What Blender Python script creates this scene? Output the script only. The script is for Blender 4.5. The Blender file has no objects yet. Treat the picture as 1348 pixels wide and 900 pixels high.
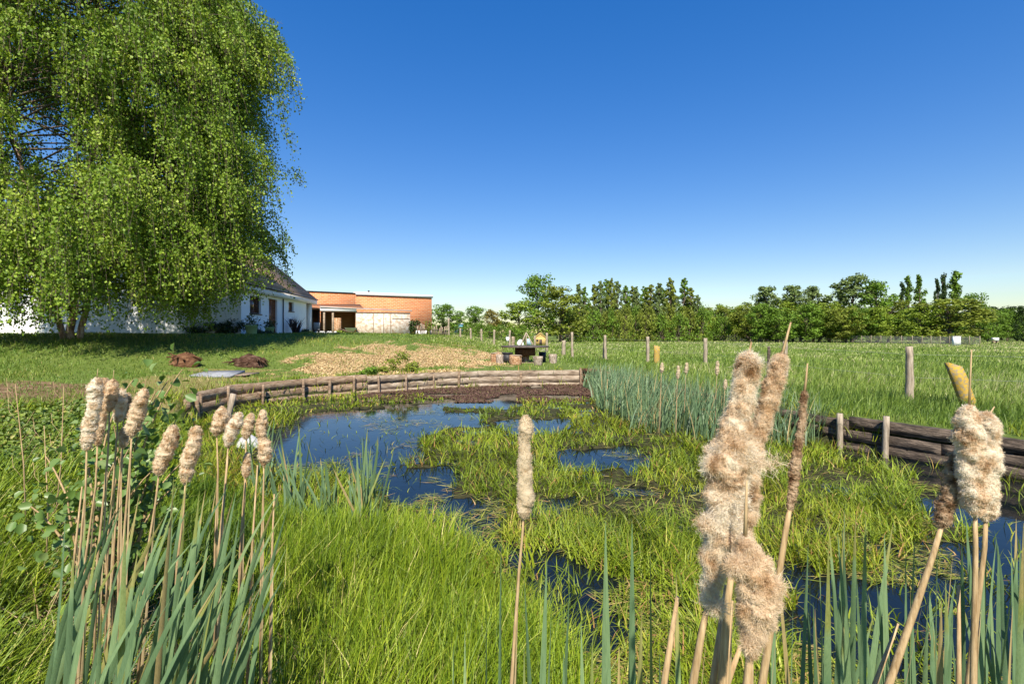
import bpy, math, random
import numpy as np
from mathutils import Vector, Matrix
random.seed(7)
RNG = np.random.default_rng(11)
SC = bpy.context.scene
COL = SC.collection
R = math.radians

# ------------------------------------------------------------------ camera, light, exposure
F, H, CX, HY = 640.0, 1.5, 674.0, 438.0          # focal length in photo pixels, eye height, principal column, horizon row
cam = bpy.data.objects.new('camera', bpy.data.cameras.new('camera'))
COL.objects.link(cam)
cam.location = (0, 0, H)
cam.rotation_euler = (R(90), 0, 0)
cam.data.sensor_width = 36.0
cam.data.lens = F / 1348 * 36.0
cam.data.shift_y = -12 / 1348
cam.data.clip_start = 0.02
cam.data.clip_end = 4000
SC.camera = cam

SUN_EL, SUN_DIR = R(48), Vector((0.02, -1.0, 0)).normalized()
S = Vector((SUN_DIR.x * math.cos(SUN_EL), SUN_DIR.y * math.cos(SUN_EL), math.sin(SUN_EL)))
world = bpy.data.worlds.new('World')
SC.world = world
world.use_nodes = True
wn = world.node_tree.nodes
sky = wn.new('ShaderNodeTexSky')
sky.sky_type = 'NISHITA'
sky.sun_disc = False
sky.sun_elevation = SUN_EL
sky.sun_rotation = math.atan2(SUN_DIR.x, SUN_DIR.y)
sky.altitude = 300
sky.air_density = 1.25
sky.dust_density = 0.05
sky.ozone_density = 2.4
wn['Background'].inputs['Strength'].default_value = 0.085
hs = wn.new('ShaderNodeHueSaturation')
hs.inputs['Saturation'].default_value = 1.72; hs.inputs['Value'].default_value = 1.5; hs.inputs['Hue'].default_value = .513
gm = wn.new('ShaderNodeGamma'); gm.inputs[1].default_value = .72
world.node_tree.links.new(sky.outputs[0], gm.inputs[0])
world.node_tree.links.new(gm.outputs[0], hs.inputs['Color'])
tint = wn.new('ShaderNodeMix'); tint.data_type = 'RGBA'; tint.blend_type = 'MULTIPLY'
tint.inputs[0].default_value = 1.0; tint.inputs[7].default_value = (.93, .96, 1.08, 1)
world.node_tree.links.new(hs.outputs[0], tint.inputs[6])
world.node_tree.links.new(tint.outputs[2], wn['Background'].inputs[0])
sun = bpy.data.objects.new('sun', bpy.data.lights.new('sun', 'SUN'))
COL.objects.link(sun)
sun.data.energy = 5.0
sun.data.angle = R(0.5)
sun.data.color = (1.0, 0.92, 0.78)
sun.rotation_euler = S.to_track_quat('Z', 'Y').to_euler()
SC.view_settings.view_transform = 'Standard'
SC.view_settings.look = 'None'
SC.view_settings.exposure = 0.82
SC.view_settings.gamma = 1.0
SC.view_settings.use_curve_mapping = False
SC.cycles.max_bounces = 6
SC.cycles.transparent_max_bounces = 6

# ------------------------------------------------------------------ terrain maths
def sstep(a, b, x):
    t = np.clip((x - a) / (b - a), 0, 1)
    return t * t * (3 - 2 * t)

_lat = np.random.default_rng(3).random((64, 64))
def vnoise(x, y):
    x = np.asarray(x, float); y = np.asarray(y, float)
    xi = np.floor(x).astype(int); yi = np.floor(y).astype(int)
    fx = x - xi; fy = y - yi
    fx = fx * fx * (3 - 2 * fx); fy = fy * fy * (3 - 2 * fy)
    a = _lat[xi % 64, yi % 64]; b = _lat[(xi + 1) % 64, yi % 64]
    c = _lat[xi % 64, (yi + 1) % 64]; d = _lat[(xi + 1) % 64, (yi + 1) % 64]
    return (a * (1 - fx) + b * fx) * (1 - fy) + (c * (1 - fx) + d * fx) * fy
def fbm(x, y, o=3):
    s = 0; a = 0.5
    for k in range(o):
        s = s + a * vnoise(x * 2 ** k + 17.3 * k, y * 2 ** k + 5.1 * k); a *= .5
    return s / (1 - .5 ** o)

WATER = -0.55
POND = np.array([(-7.1, 10.4), (-7.75, 11.6), (-7.7, 13.3), (-6.6, 15.5), (-5.0, 16.6), (-3.2, 18.0), (-1.0, 19.0), (2.85, 19.6),
                 (3.3, 19.3), (4.2, 16), (5.2, 11), (5.85, 9.0), (7.2, 6.86), (9.2, 4.6), (10.5, 2.5), (9, 1.0), (5, .7), (2, .7),
                 (0.3, .8), (-0.9, 1.4), (-2.0, 2.6), (-3.2, 4.4), (-4.4, 6.4), (-5.7, 8.4)])
def inpoly(x, y, P):
    P = np.asarray(P, float); n = len(P)
    r = np.zeros(np.shape(x), bool)
    for i in range(n):
        x1, y1 = P[i]; x2, y2 = P[(i + 1) % n]
        if y1 == y2: continue
        c = ((y1 > y) != (y2 > y)) & (x < (x2 - x1) * (y - y1) / (y2 - y1) + x1)
        r ^= c
    return r
def pond_sd(x, y):                                # > 0 outside, < 0 inside
    x = np.asarray(x, float); y = np.asarray(y, float)
    best = np.full(np.shape(x), 1e9)
    n = len(POND)
    for i in range(n):
        a = POND[i]; b = POND[(i + 1) % n]; e = b - a
        t = np.clip(((x - a[0]) * e[0] + (y - a[1]) * e[1]) / (e @ e), 0, 1)
        best = np.minimum(best, np.hypot(x - a[0] - t * e[0], y - a[1] - t * e[1]))
    return np.where(inpoly(x, y, POND), -best, best)
def w2(px, py, z=WATER):                          # photo pixel on the plane z -> plan position
    d = (H - z) * F / (py - HY)
    return ((px - CX) / F * d, d)
def poly_w(pts, z=WATER): return np.array([w2(a, b, z) for a, b in pts])
OPEN = [poly_w(p) for p in (
    [(338, 612), (352, 568), (410, 543), (500, 537), (575, 546), (604, 558), (565, 578), (548, 600), (522, 628), (440, 626), (380, 632)],
    [(500, 534), (580, 530), (590, 546), (520, 547)], [(575, 545), (640, 544), (640, 561), (580, 561)],
    [(585, 521), (680, 521), (680, 538), (590, 538)], [(650, 554), (740, 552), (742, 573), (665, 577)],
    [(490, 614), (602, 610), (615, 640), (592, 672), (520, 658), (485, 640)],
    [(580, 650), (645, 655), (690, 735), (670, 770), (600, 705)],
    [(715, 594), (860, 591), (862, 618), (735, 622)],
    [(1070, 578), (1110, 578), (1400, 640), (1420, 735), (1225, 690), (1180, 628), (1090, 603)],
    [(1020, 775), (1230, 715), (1480, 690), (1600, 1000), (1030, 1000)],
    [(690, 720), (770, 740), (860, 770), (900, 850), (880, 1000), (740, 1000), (690, 850)],
    [(555, 499), (770, 497), (780, 522), (690, 527), (560, 524)],
    [(470, 514), (560, 506), (560, 520), (480, 524)],
    [(800, 640), (838, 636), (842, 660), (806, 664)], [(700, 655), (740, 650), (752, 668), (712, 676)],
    [(1000, 735), (1040, 730), (1060, 765), (1010, 775)])]
def open_water(x, y):
    jx = x + (fbm(x * 1.6, y * 1.6) - .5) * .9; jy = y + (fbm(x * 1.6 + 40, y * 1.6) - .5) * .9
    m = np.zeros(np.shape(x), bool)
    for P in OPEN: m |= inpoly(jx, jy, P)
    return m
def hill(x, y):
    s = np.maximum(pond_sd(x, y), 0)
    hx = sstep(2.5, -11.0, x)
    up = 1.42 * hx * sstep(0.4, 12.5, s) * sstep(7, 24, y)
    return up
def hz(x, y):
    x = np.asarray(x, float); y = np.asarray(y, float)
    s = pond_sd(x, y)
    out = hill(x, y) - 0.0028 * np.clip(x, 0, 200) * sstep(10, 60, y) + (fbm(x * .35, y * .35) - .5) * .10 * sstep(.5, 4, s)
    out = out + sstep(-1, -3.5, x) * sstep(12, 4, y) * .12
    wall = np.maximum(sstep(8.5, 10.5, y), sstep(3.5, 5.0, x))
    mat = ~open_water(x, y)
    bed = np.where(mat, WATER + .02 + (fbm(x * 2.2, y * 2.2) - .5) * .12 - .10 * sstep(13.5, 15, y), WATER - .45)
    k_wall = sstep(-.24, -.02, s)
    k_soft = sstep(-.5, 1.1, s)
    k = k_wall * wall + k_soft * (1 - wall)
    return np.where(s > 1.2, out, bed * (1 - k) + out * k)
def h1(x, y): return float(hz(np.array([x]), np.array([y]))[0])
def proj(x, y, z):
    return CX + F * x / y, HY - F * (z - H) / y
def at(px, py, d): return np.array([(px - CX) / F * d, d, H - (py - HY) / F * d])
def hit(px, py, d0=2.0, d1=140.0):                # where the eye ray through that photo pixel meets the terrain
    d = np.exp(np.linspace(math.log(d0), math.log(d1), 1500))
    X = (px - CX) / F * d; Z = H - (py - HY) / F * d
    g = hz(X, d) - Z
    i = int(np.argmax(g > 0)) if (g > 0).any() else len(d) - 1
    return X[i], d[i], float(hz(X[i:i + 1], d[i:i + 1])[0])

CHIP_P = [(370, 484), (430, 471), (478, 456), (540, 454), (600, 458), (650, 463), (662, 476), (612, 486), (500, 493), (400, 499)]
DIRT_P = [(-300, 505), (60, 500), (118, 508), (122, 535), (60, 560), (20, 585), (-300, 600)]
DRY_P = [(190, 500), (250, 488), (340, 487), (380, 497), (300, 510), (232, 530), (150, 560), (110, 540)]
def zones(x, y, z):
    px, py = proj(x, np.maximum(y, .3), z)
    jx = px + (fbm(x * 1.3, y * 1.3, 4) - .5) * 130; jy = py + (fbm(x * 1.3 + 9, y * 1.3 + 4, 4) - .5) * 40
    ok = (y > 2)
    chip = inpoly(jx, jy, CHIP_P) & ok & (y < 40)
    dirt = inpoly(jx, jy, DIRT_P) & ok & (y < 30)
    dry = inpoly(jx, jy, DRY_P) & ok & (y < 30)
    return chip, dirt, dry

# ------------------------------------------------------------------ object helpers
def np_mesh(name, V, faces, mats, parent=None, attrs=None, smooth=False, midx=None):
    """faces: list of (n,k) int arrays; one mesh object."""
    me = bpy.data.meshes.new(name)
    V = np.asarray(V, np.float32).reshape(-1, 3)
    me.vertices.add(len(V)); me.vertices.foreach_set('co', V.ravel())
    faces = [np.asarray(f, np.int32) for f in (faces if isinstance(faces, list) else [faces]) if len(f)]
    tot = np.concatenate([np.full(len(f), f.shape[1], np.int32) for f in faces])
    idx = np.concatenate([f.ravel() for f in faces])
    me.loops.add(len(idx)); me.loops.foreach_set('vertex_index', idx)
    me.polygons.add(len(tot))
    me.polygons.foreach_set('loop_start', np.concatenate([[0], np.cumsum(tot)[:-1]]).astype(np.int32))
    me.polygons.foreach_set('loop_total', tot)
    if smooth: me.polygons.foreach_set('use_smooth', np.ones(len(tot), bool))
    if midx is not None: me.polygons.foreach_set('material_index', np.asarray(midx, np.int32))
    me.update(calc_edges=True)
    for k, a in (attrs or {}).items():
        at_ = me.attributes.new(k, 'FLOAT', 'POINT'); at_.data.foreach_set('value', np.asarray(a, np.float32))
    for m in (mats if isinstance(mats, (list, tuple)) else [mats]): me.materials.append(m)
    o = bpy.data.objects.new(name, me)
    COL.objects.link(o)
    if parent: o.parent = parent
    return o
def tag(o, label, cat, group=None):
    o['label'] = label; o['category'] = cat
    if group: o['group'] = group
    return o
def thing(name, label, cat, loc=(0, 0, 0), rz=0.0, group=None):
    o = bpy.data.objects.new(name, None)
    o.empty_display_size = .2
    COL.objects.link(o)
    o.location = tuple(float(c) for c in loc); o.rotation_euler = (0, 0, rz)
    return tag(o, label, cat, group)
def kind(o, k): o['kind'] = k; return o
def dup(root, loc, rz=0.0, sc=(1, 1, 1), label=None):
    r = root.copy(); COL.objects.link(r)
    r.location = tuple(float(c) for c in loc); r.rotation_euler = (0, 0, rz); r.scale = sc
    if label: r['label'] = label
    for ch in list(root.children):
        c = ch.copy(); COL.objects.link(c); c.parent = r
        for g in list(ch.children):
            k = g.copy(); COL.objects.link(k); k.parent = c
    return r

class MB:
    """collects shapes and links them as ONE mesh"""
    def __init__(s): s.V = []; s.Q = []; s.T = []; s.A = []; s.n = 0
    def add(s, V, Q=None, T=None, a=0.5):
        V = np.asarray(V, float).reshape(-1, 3)
        if Q is not None and len(Q): s.Q.append(np.asarray(Q) + s.n)
        if T is not None and len(T): s.T.append(np.asarray(T) + s.n)
        s.V.append(V); s.A.append(np.broadcast_to(np.asarray(a, float), (len(V),))); s.n += len(V)
        return s
    def box(s, lo, hi, jit=0.0, M=None, a=0.5):
        lo = np.array(lo, float); hi = np.array(hi, float)
        V = np.array([[(lo, hi)[i & 1][0], (lo, hi)[i >> 1 & 1][1], (lo, hi)[i >> 2 & 1][2]] for i in range(8)])
        if jit: V = V + RNG.normal(0, jit, V.shape)
        if M is not None: V = V @ np.array(M)[:3, :3].T + np.array(M)[:3, 3]
        return s.add(V, [(0, 2, 3, 1), (4, 5, 7, 6), (0, 1, 5, 4), (2, 6, 7, 3), (0, 4, 6, 2), (1, 3, 7, 5)], a=a)
    def tube(s, P, rad, n=8, cap=True, lump=0.0, a=0.5, seed=0):
        P = np.asarray(P, float); m = len(P)
        rad = np.broadcast_to(np.asarray(rad, float), (m,))
        T = np.gradient(P, axis=0); T /= np.maximum(np.linalg.norm(T, axis=1, keepdims=True), 1e-9)
        ref = np.array([0, 0, 1.0]) if abs(T[:, 2]).mean() < .8 else np.array([1.0, 0, 0])
        U = np.cross(T, ref); U /= np.maximum(np.linalg.norm(U, axis=1, keepdims=True), 1e-9)
        W = np.cross(T, U)
        th = np.linspace(0, 2 * np.pi, n, endpoint=False)
        rr = rad[:, None] * np.ones(n)
        if lump: rr = rr * (1 + lump * np.random.default_rng(seed).normal(0, 1, rr.shape))
        V = P[:, None] + rr[..., None] * (np.cos(th)[None, :, None] * U[:, None] + np.sin(th)[None, :, None] * W[:, None])
        i = np.arange(m - 1)[:, None] * n; j = np.arange(n)[None]; k = (j + 1) % n
        Q = np.stack([i + j, i + k, i + n + k, i + n + j], -1).reshape(-1, 4)
        Vs = V.reshape(-1, 3); Ts = []
        if cap:
            Vs = np.vstack([Vs, P[:1], P[-1:]]); b, t = m * n, m * n + 1
            for q in range(n): Ts += [(b, (q + 1) % n, q), (t, (m - 1) * n + q, (m - 1) * n + (q + 1) % n)]
        if isinstance(a, np.ndarray): a = np.concatenate([np.repeat(a, n), [a[0], a[-1]] if cap else []])
        return s.add(Vs, Q, Ts, a=a)
    def beam(s, P, w, h, jit=0.0, seed=0):            # plank of section w x h swept along P (top view), jittered
        P = np.asarray(P, float); m = len(P); r = np.random.default_rng(seed)
        T = np.gradient(P, axis=0); T[:, 2] = 0; T /= np.linalg.norm(T, axis=1, keepdims=True)
        N = np.stack([-T[:, 1], T[:, 0], 0 * T[:, 0]], 1); Z = np.array([0, 0, 1.0])
        V = np.stack([P + N * w / 2 * sx + Z * h / 2 * sz for sx, sz in ((-1, -1), (1, -1), (1, 1), (-1, 1))], 1)
        if jit: V = V + r.normal(0, jit, V.shape) * np.array([1, 1, .7])
        Q = []
        for i in range(m - 1):
            for j in range(4): Q.append((i * 4 + j, i * 4 + (j + 1) % 4, i * 4 + 4 + (j + 1) % 4, i * 4 + 4 + j))
        Q += [(3, 2, 1, 0), ((m - 1) * 4, (m - 1) * 4 + 1, (m - 1) * 4 + 2, (m - 1) * 4 + 3)]
        return s.add(V.reshape(-1, 3), Q)
    def build(s, name, mat, parent=None, smooth=False, origin=None):
        V = np.vstack(s.V)
        if origin is not None: V = V - np.asarray(origin, float)
        fs = []
        if s.Q: fs.append(np.vstack(s.Q))
        if s.T: fs.append(np.vstack(s.T))
        return np_mesh(name, V, fs, mat, parent, {'rnd': np.concatenate(s.A)}, smooth)

# ------------------------------------------------------------------ materials
def new_mat(name):
    m = bpy.data.materials.new(name); m.use_nodes = True
    nt = m.node_tree; b = nt.nodes['Principled BSDF']
    b.inputs['Specular IOR Level'].default_value = .25
    return m, nt, b
def ramp(nt, src, cols):
    r = nt.nodes.new('ShaderNodeValToRGB'); cr = r.color_ramp
    while len(cr.elements) < len(cols): cr.elements.new(.5)
    for e, (p, c) in zip(cr.elements, cols): e.position = p; e.color = (*c, 1)
    nt.links.new(src, r.inputs[0]); return r.outputs[0]
def coords(nt, scale=(1, 1, 1), kind_='Object'):
    tc = nt.nodes.new('ShaderNodeTexCoord'); mp = nt.nodes.new('ShaderNodeMapping')
    mp.inputs['Scale'].default_value = scale
    nt.links.new(tc.outputs[kind_], mp.inputs[0]); return mp.outputs[0]
def noise(nt, vec, scale, detail=4, rough=.6):
    n = nt.nodes.new('ShaderNodeTexNoise'); n.inputs['Scale'].default_value = scale
    n.inputs['Detail'].default_value = detail; n.inputs['Roughness'].default_value = rough
    nt.links.new(vec, n.inputs['Vector']); return n.outputs['Fac']
def mix(nt, f, a, b, mode='MIX'):
    m = nt.nodes.new('ShaderNodeMix'); m.data_type = 'RGBA'; m.blend_type = mode
    for s, v in ((m.inputs[0], f), (m.inputs[6], a), (m.inputs[7], b)):
        if hasattr(v, 'is_output'): nt.links.new(v, s)
        else: s.default_value = v if isinstance(v, (int, float)) else (*v, 1)
    return m.outputs[2]
def bump(nt, b, h, strength, dist):
    n = nt.nodes.new('ShaderNodeBump'); n.inputs['Strength'].default_value = strength; n.inputs['Distance'].default_value = dist
    nt.links.new(h, n.inputs['Height']); nt.links.new(n.outputs[0], b.inputs['Normal'])
def attr(nt, name):
    a = nt.nodes.new('ShaderNodeAttribute'); a.attribute_name = name; return a.outputs['Fac']
def surf(name, cols, scale=4, stretch=(1, 1, 1), rough=.85, bstr=.3, bdist=.02, detail=5, spec=.2):
    m, nt, b = new_mat(name)
    v = coords(nt, stretch); f = noise(nt, v, scale, detail, .65)
    nt.links.new(ramp(nt, f, cols), b.inputs['Base Color'])
    b.inputs['Roughness'].default_value = rough; b.inputs['Specular IOR Level'].default_value = spec
    if bstr: bump(nt, b, noise(nt, v, scale * 3, 4), bstr, bdist)
    return m
def leaf(name, cols, transl=.35, rough=.5, spec=.3, vary=None, streak=False):
    m, nt, b = new_mat(name)
    c = ramp(nt, attr(nt, 'rnd'), cols)
    if streak:                                         # veins along the blade
        f = noise(nt, coords(nt, (1, 1, .04)), 420, 3, .7)
        c = mix(nt, 1.0, c, ramp(nt, f, [(.3, (.72, .76, .66)), (.55, (1, 1, 1)), (.75, (1.15, 1.12, .95))]), 'MULTIPLY')
    if vary:                                           # slow drift of colour from plant to plant
        f = noise(nt, coords(nt), vary[0], 3)
        c = mix(nt, ramp(nt, f, [(.4, (0, 0, 0)), (.65, (1, 1, 1))]), c, mix(nt, 1.0, c, vary[1], 'MULTIPLY'))
    nt.links.new(c, b.inputs['Base Color'])
    b.inputs['Roughness'].default_value = rough; b.inputs['Specular IOR Level'].default_value = spec
    t = nt.nodes.new('ShaderNodeBsdfTranslucent')
    nt.links.new(mix(nt, 1.0, c, (1.25, 1.15, .5), 'MULTIPLY'), t.inputs[0])
    ms = nt.nodes.new('ShaderNodeMixShader'); ms.inputs[0].default_value = transl
    nt.links.new(b.outputs[0], ms.inputs[1]); nt.links.new(t.outputs[0], ms.inputs[2])
    nt.links.new(ms.outputs[0], nt.nodes['Material Output'].inputs[0])
    return m

M = {}
M['meadow'] = leaf('meadow_blades', [(0, (.08, .14, .02)), (.35, (.16, .24, .035)), (.7, (.25, .33, .06)), (.9, (.36, .40, .14)), (1, (.46, .42, .24))], .18, vary=(.12, (.82, .9, .75)))
M['lawn'] = leaf('lawn_blades', [(0, (.06, .13, .015)), (.5, (.13, .22, .025)), (.85, (.22, .28, .05)), (1, (.36, .30, .13))], .18, vary=(.3, (1.15, .95, .8)))
M['marsh'] = leaf('marsh_blades', [(0, (.04, .08, .006)), (.35, (.13, .20, .010)), (.75, (.27, .34, .020)), (.9, (.40, .39, .06)), (.95, (.44, .31, .11)), (1, (.36, .21, .08))], .18, vary=(.5, (.95, .85, .7)))
M['bright'] = leaf('bright_blades', [(0, (.03, .07, .005)), (.4, (.115, .19, .010)), (.8, (.24, .32, .018)), (.93, (.36, .42, .04)), (1, (.50, .45, .15))], .15)
M['reed'] = leaf('cattail_blades', [(0, (.09, .15, .075)), (.5, (.15, .24, .12)), (.85, (.22, .31, .15)), (.94, (.25, .28, .08)), (1, (.42, .32, .15))], .2, .45, .35, streak=True)
M['birchleaf'] = leaf('birch_leaves', [(0, (.055, .11, .010)), (.5, (.165, .265, .024)), (.9, (.29, .38, .04)), (1, (.35, .42, .08))], .22, .55, .25)
M['cover'] = leaf('weed_leaves', [(0, (.04, .08, .009)), (.5, (.11, .17, .018)), (.85, (.22, .27, .035)), (1, (.38, .29, .09))], .18, .5, .35)
M['shrubleaf'] = leaf('shrub_leaves', [(0, (.07, .13, .02)), (.6, (.13, .22, .05)), (1, (.24, .31, .12))], .3, .4, .5)
M['darkleaf'] = leaf('dark_leaves', [(0, (.03, .05, .02)), (.7, (.06, .09, .03)), (1, (.10, .12, .05))], .2)
M['redleaf'] = leaf('purple_leaves', [(0, (.03, .02, .02)), (1, (.09, .05, .05))], .15)
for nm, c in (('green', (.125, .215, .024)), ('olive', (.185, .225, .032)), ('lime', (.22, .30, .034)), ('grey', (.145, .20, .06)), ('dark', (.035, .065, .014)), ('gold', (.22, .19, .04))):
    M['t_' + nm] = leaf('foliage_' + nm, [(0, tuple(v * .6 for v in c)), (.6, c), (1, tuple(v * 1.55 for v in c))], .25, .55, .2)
M['azolla'] = leaf('floating_fern', [(0, (.07, .035, .03)), (.6, (.15, .085, .065)), (.9, (.22, .14, .09)), (1, (.16, .2, .04))], .1, .8, .1)
M['straw'] = leaf('floating_straw', [(0, (.07, .10, .01)), (.45, (.20, .24, .03)), (.75, (.36, .32, .09)), (1, (.34, .20, .08))], .1)
M['chip'] = leaf('chips', [(0, (.18, .11, .05)), (.5, (.38, .26, .12)), (1, (.58, .45, .25))], 0, .9, .1)
M['stem'] = surf('dry_stem', [(.3, (.24, .15, .07)), (.6, (.46, .33, .18)), (.8, (.58, .46, .30))], 30, (6, 6, .6), .7, .3, .002)
M['dead'] = leaf('dead_leaves', [(0, (.28, .19, .10)), (.6, (.48, .37, .21)), (1, (.60, .50, .33))], .2, .7, .2)
M['bark'] = surf('birch_bark', [(.35, (.10, .06, .045)), (.5, (.34, .22, .16)), (.62, (.55, .43, .35)), (.75, (.62, .52, .44))], 3, (3, 3, 1), .8, .6, .03)
M['trunk'] = surf('tree_bark', [(.3, (.07, .05, .035)), (.7, (.20, .16, .12))], 5, (3, 3, .6), .9, .6, .03)
M['post'] = surf('weathered_post', [(.3, (.14, .11, .08)), (.5, (.33, .27, .20)), (.7, (.47, .40, .31))], 9, (4, 4, .5), .9, .7, .01)
M['lichen'] = surf('lichen_post', [(.40, (.26, .21, .14)), (.48, (.32, .24, .09)), (.55, (.50, .31, .035)), (.63, (.42, .27, .05)), (.72, (.28, .23, .15))], 17, (1, 1, 1), .95, .6, .008)
M['log'] = surf('weathered_log', [(.28, (.10, .065, .04)), (.48, (.25, .17, .11)), (.66, (.39, .30, .21)), (.8, (.47, .39, .30))], 3, (1.2, 1.2, 7), .9, .9, .03)
M['greylog'] = surf('grey_log', [(.28, (.07, .05, .035)), (.45, (.24, .18, .125)), (.62, (.40, .33, .25)), (.8, (.50, .43, .35))], 2.6, (1, 1, 6), .9, .9, .03)
M['blacklog'] = surf('rotten_log', [(.3, (.025, .02, .016)), (.48, (.085, .065, .05)), (.62, (.19, .145, .11)), (.78, (.30, .24, .19))], 3.2, (1, 1, 6), .85, .9, .04)
M['table'] = surf('table_wood', [(.3, (.05, .04, .032)), (.7, (.14, .11, .09))], 6, (1, 6, 1), .6, .4, .01)
M['pedestal'] = surf('pedestal_wood', [(.3, (.06, .025, .016)), (.7, (.17, .075, .04))], 6, (4, 4, 1), .7, .4, .01)
M['stump'] = surf('stump_bark', [(.32, (.12, .085, .055)), (.5, (.34, .27, .21)), (.7, (.56, .48, .40))], 7, (2, 2, 1), .95, 1, .03)
M['stump_red'] = surf('stump_red_bark', [(.32, (.16, .07, .03)), (.5, (.40, .23, .12)), (.7, (.58, .46, .34))], 7, (2, 2, 1), .95, 1, .03)
M['cutwood'] = surf('cut_wood', [(.3, (.36, .27, .18)), (.7, (.56, .47, .36))], 12, (1, 1, 1), .9, .3, .01)
M['rootwood'] = surf('root_wood', [(.3, (.05, .025, .015)), (.5, (.17, .085, .045)), (.72, (.32, .20, .12))], 5, (1, 1, 1.5), .95, 1, .06)
M['rootred'] = surf('red_root_wood', [(.3, (.04, .02, .012)), (.5, (.13, .06, .03)), (.72, (.26, .15, .08))], 5, (1, 1, 2), .95, 1, .06)
M['rootdark'] = surf('dark_root_wood', [(.3, (.025, .014, .010)), (.5, (.08, .04, .025)), (.72, (.22, .14, .10))], 5, (1, 1, 3), .95, 1, .06)
M['slab'] = surf('slab_stone', [(.35, (.17, .18, .20)), (.65, (.30, .31, .33))], 5, (1, 1, 1), .8, .3, .01)
M['board'] = surf('old_board', [(.3, (.16, .11, .08)), (.7, (.32, .24, .18))], 5, (1, 6, 1), .9, .5, .01)
M['white'] = surf('white_paint', [(.3, (.82, .82, .83)), (.7, (.88, .88, .88))], 2, (1, 1, 1), .8, .05, .01)
M['trim'] = surf('white_trim', [(.3, (.80, .78, .78)), (.7, (.86, .84, .84))], 2, (1, 1, 1), .6, 0)
M['dark'] = surf('dark_metal', [(.3, (.02, .02, .022)), (.7, (.045, .045, .05))], 5, (1, 1, 1), .5, 0)
M['frame'] = surf('dark_window_frame', [(.3, (.05, .035, .03)), (.7, (.085, .06, .05))], 6, (1, 1, 1), .5, 0)
M['rust'] = surf('red_brown_frame', [(.3, (.20, .07, .035)), (.7, (.30, .11, .05))], 6, (1, 1, 1), .6, 0)
M['ply'] = surf('plywood', [(.3, (.36, .18, .06)), (.7, (.50, .28, .10))], 2, (1, 1, 6), .8, .2, .01)
M['pot'] = surf('pot_green', [(.3, (.30, .44, .20)), (.7, (.38, .52, .26))], 4, (1, 1, 1), .6, .1, .01)
M['bluepaint'] = surf('blue_paint', [(.3, (.12, .38, .58)), (.7, (.20, .48, .66))], 3, (1, 1, 1), .6, 0)
M['bluesheet'] = surf('grey_blue_sheet', [(.3, (.28, .40, .52)), (.7, (.38, .50, .62))], 3, (1, 1, 1), .5, .3, .05)
M['tarp'] = surf('white_tarp', [(.3, (.70, .70, .70)), (.7, (.84, .84, .82))], 3, (1, 1, 1), .6, .4, .05)
M['yellowwood'] = surf('yellow_wood', [(.3, (.42, .28, .09)), (.7, (.58, .42, .16))], 4, (1, 1, 5), .8, .3, .02)
M['concrete'] = surf('concrete', [(.3, (.36, .34, .32)), (.7, (.50, .48, .45))], 3, (1, 1, 1), .9, .3, .01)
M['rock'] = surf('rock', [(.3, (.30, .30, .30)), (.7, (.55, .55, .54))], 4, (1, 1, 1), .9, .6, .03)
M['wire'] = surf('galvanised_wire', [(.3, (.22, .22, .22)), (.7, (.36, .36, .36))], 4, (1, 1, 1), .5, 0)

def fluff(name, c_light, c_mid, c_brown, scale, bias=.5):
    m, nt, b = new_mat(name)
    v = coords(nt); f = noise(nt, v, scale, 4, .6)
    c = ramp(nt, f, [(bias - .16, c_brown), (bias - .05, c_mid), (bias + .08, c_light), (1, tuple(min(1, q * 1.1) for q in c_light))])
    r = ramp(nt, attr(nt, 'rnd'), [(0, (.82, .79, .74)), (1, (1.04, 1.04, 1.04))])
    c = mix(nt, 1.0, c, r, 'MULTIPLY')
    nt.links.new(c, b.inputs['Base Color']); b.inputs['Roughness'].default_value = .95
    b.inputs['Specular IOR Level'].default_value = .05
    t = nt.nodes.new('ShaderNodeBsdfTranslucent'); nt.links.new(c, t.inputs[0])
    ms = nt.nodes.new('ShaderNodeMixShader'); ms.inputs[0].default_value = .4
    nt.links.new(b.outputs[0], ms.inputs[1]); nt.links.new(t.outputs[0], ms.inputs[2])
    nt.links.new(ms.outputs[0], nt.nodes['Material Output'].inputs[0])
    return m
M['fl_cream'] = fluff('seed_fluff_cream', (.94, .85, .70), (.82, .64, .44), (.42, .24, .11), 30, .462)
M['fl_white'] = fluff('seed_fluff_pale', (.76, .64, .46), (.70, .56, .38), (.50, .35, .20), 45, .38)
M['fl_tan'] = fluff('seed_fluff_tan', (.88, .73, .54), (.72, .52, .32), (.36, .195, .085), 32, .46)
M['fl_brown'] = fluff('seed_fluff_brown', (.62, .47, .32), (.42, .28, .17), (.20, .11, .06), 70, .51)

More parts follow.
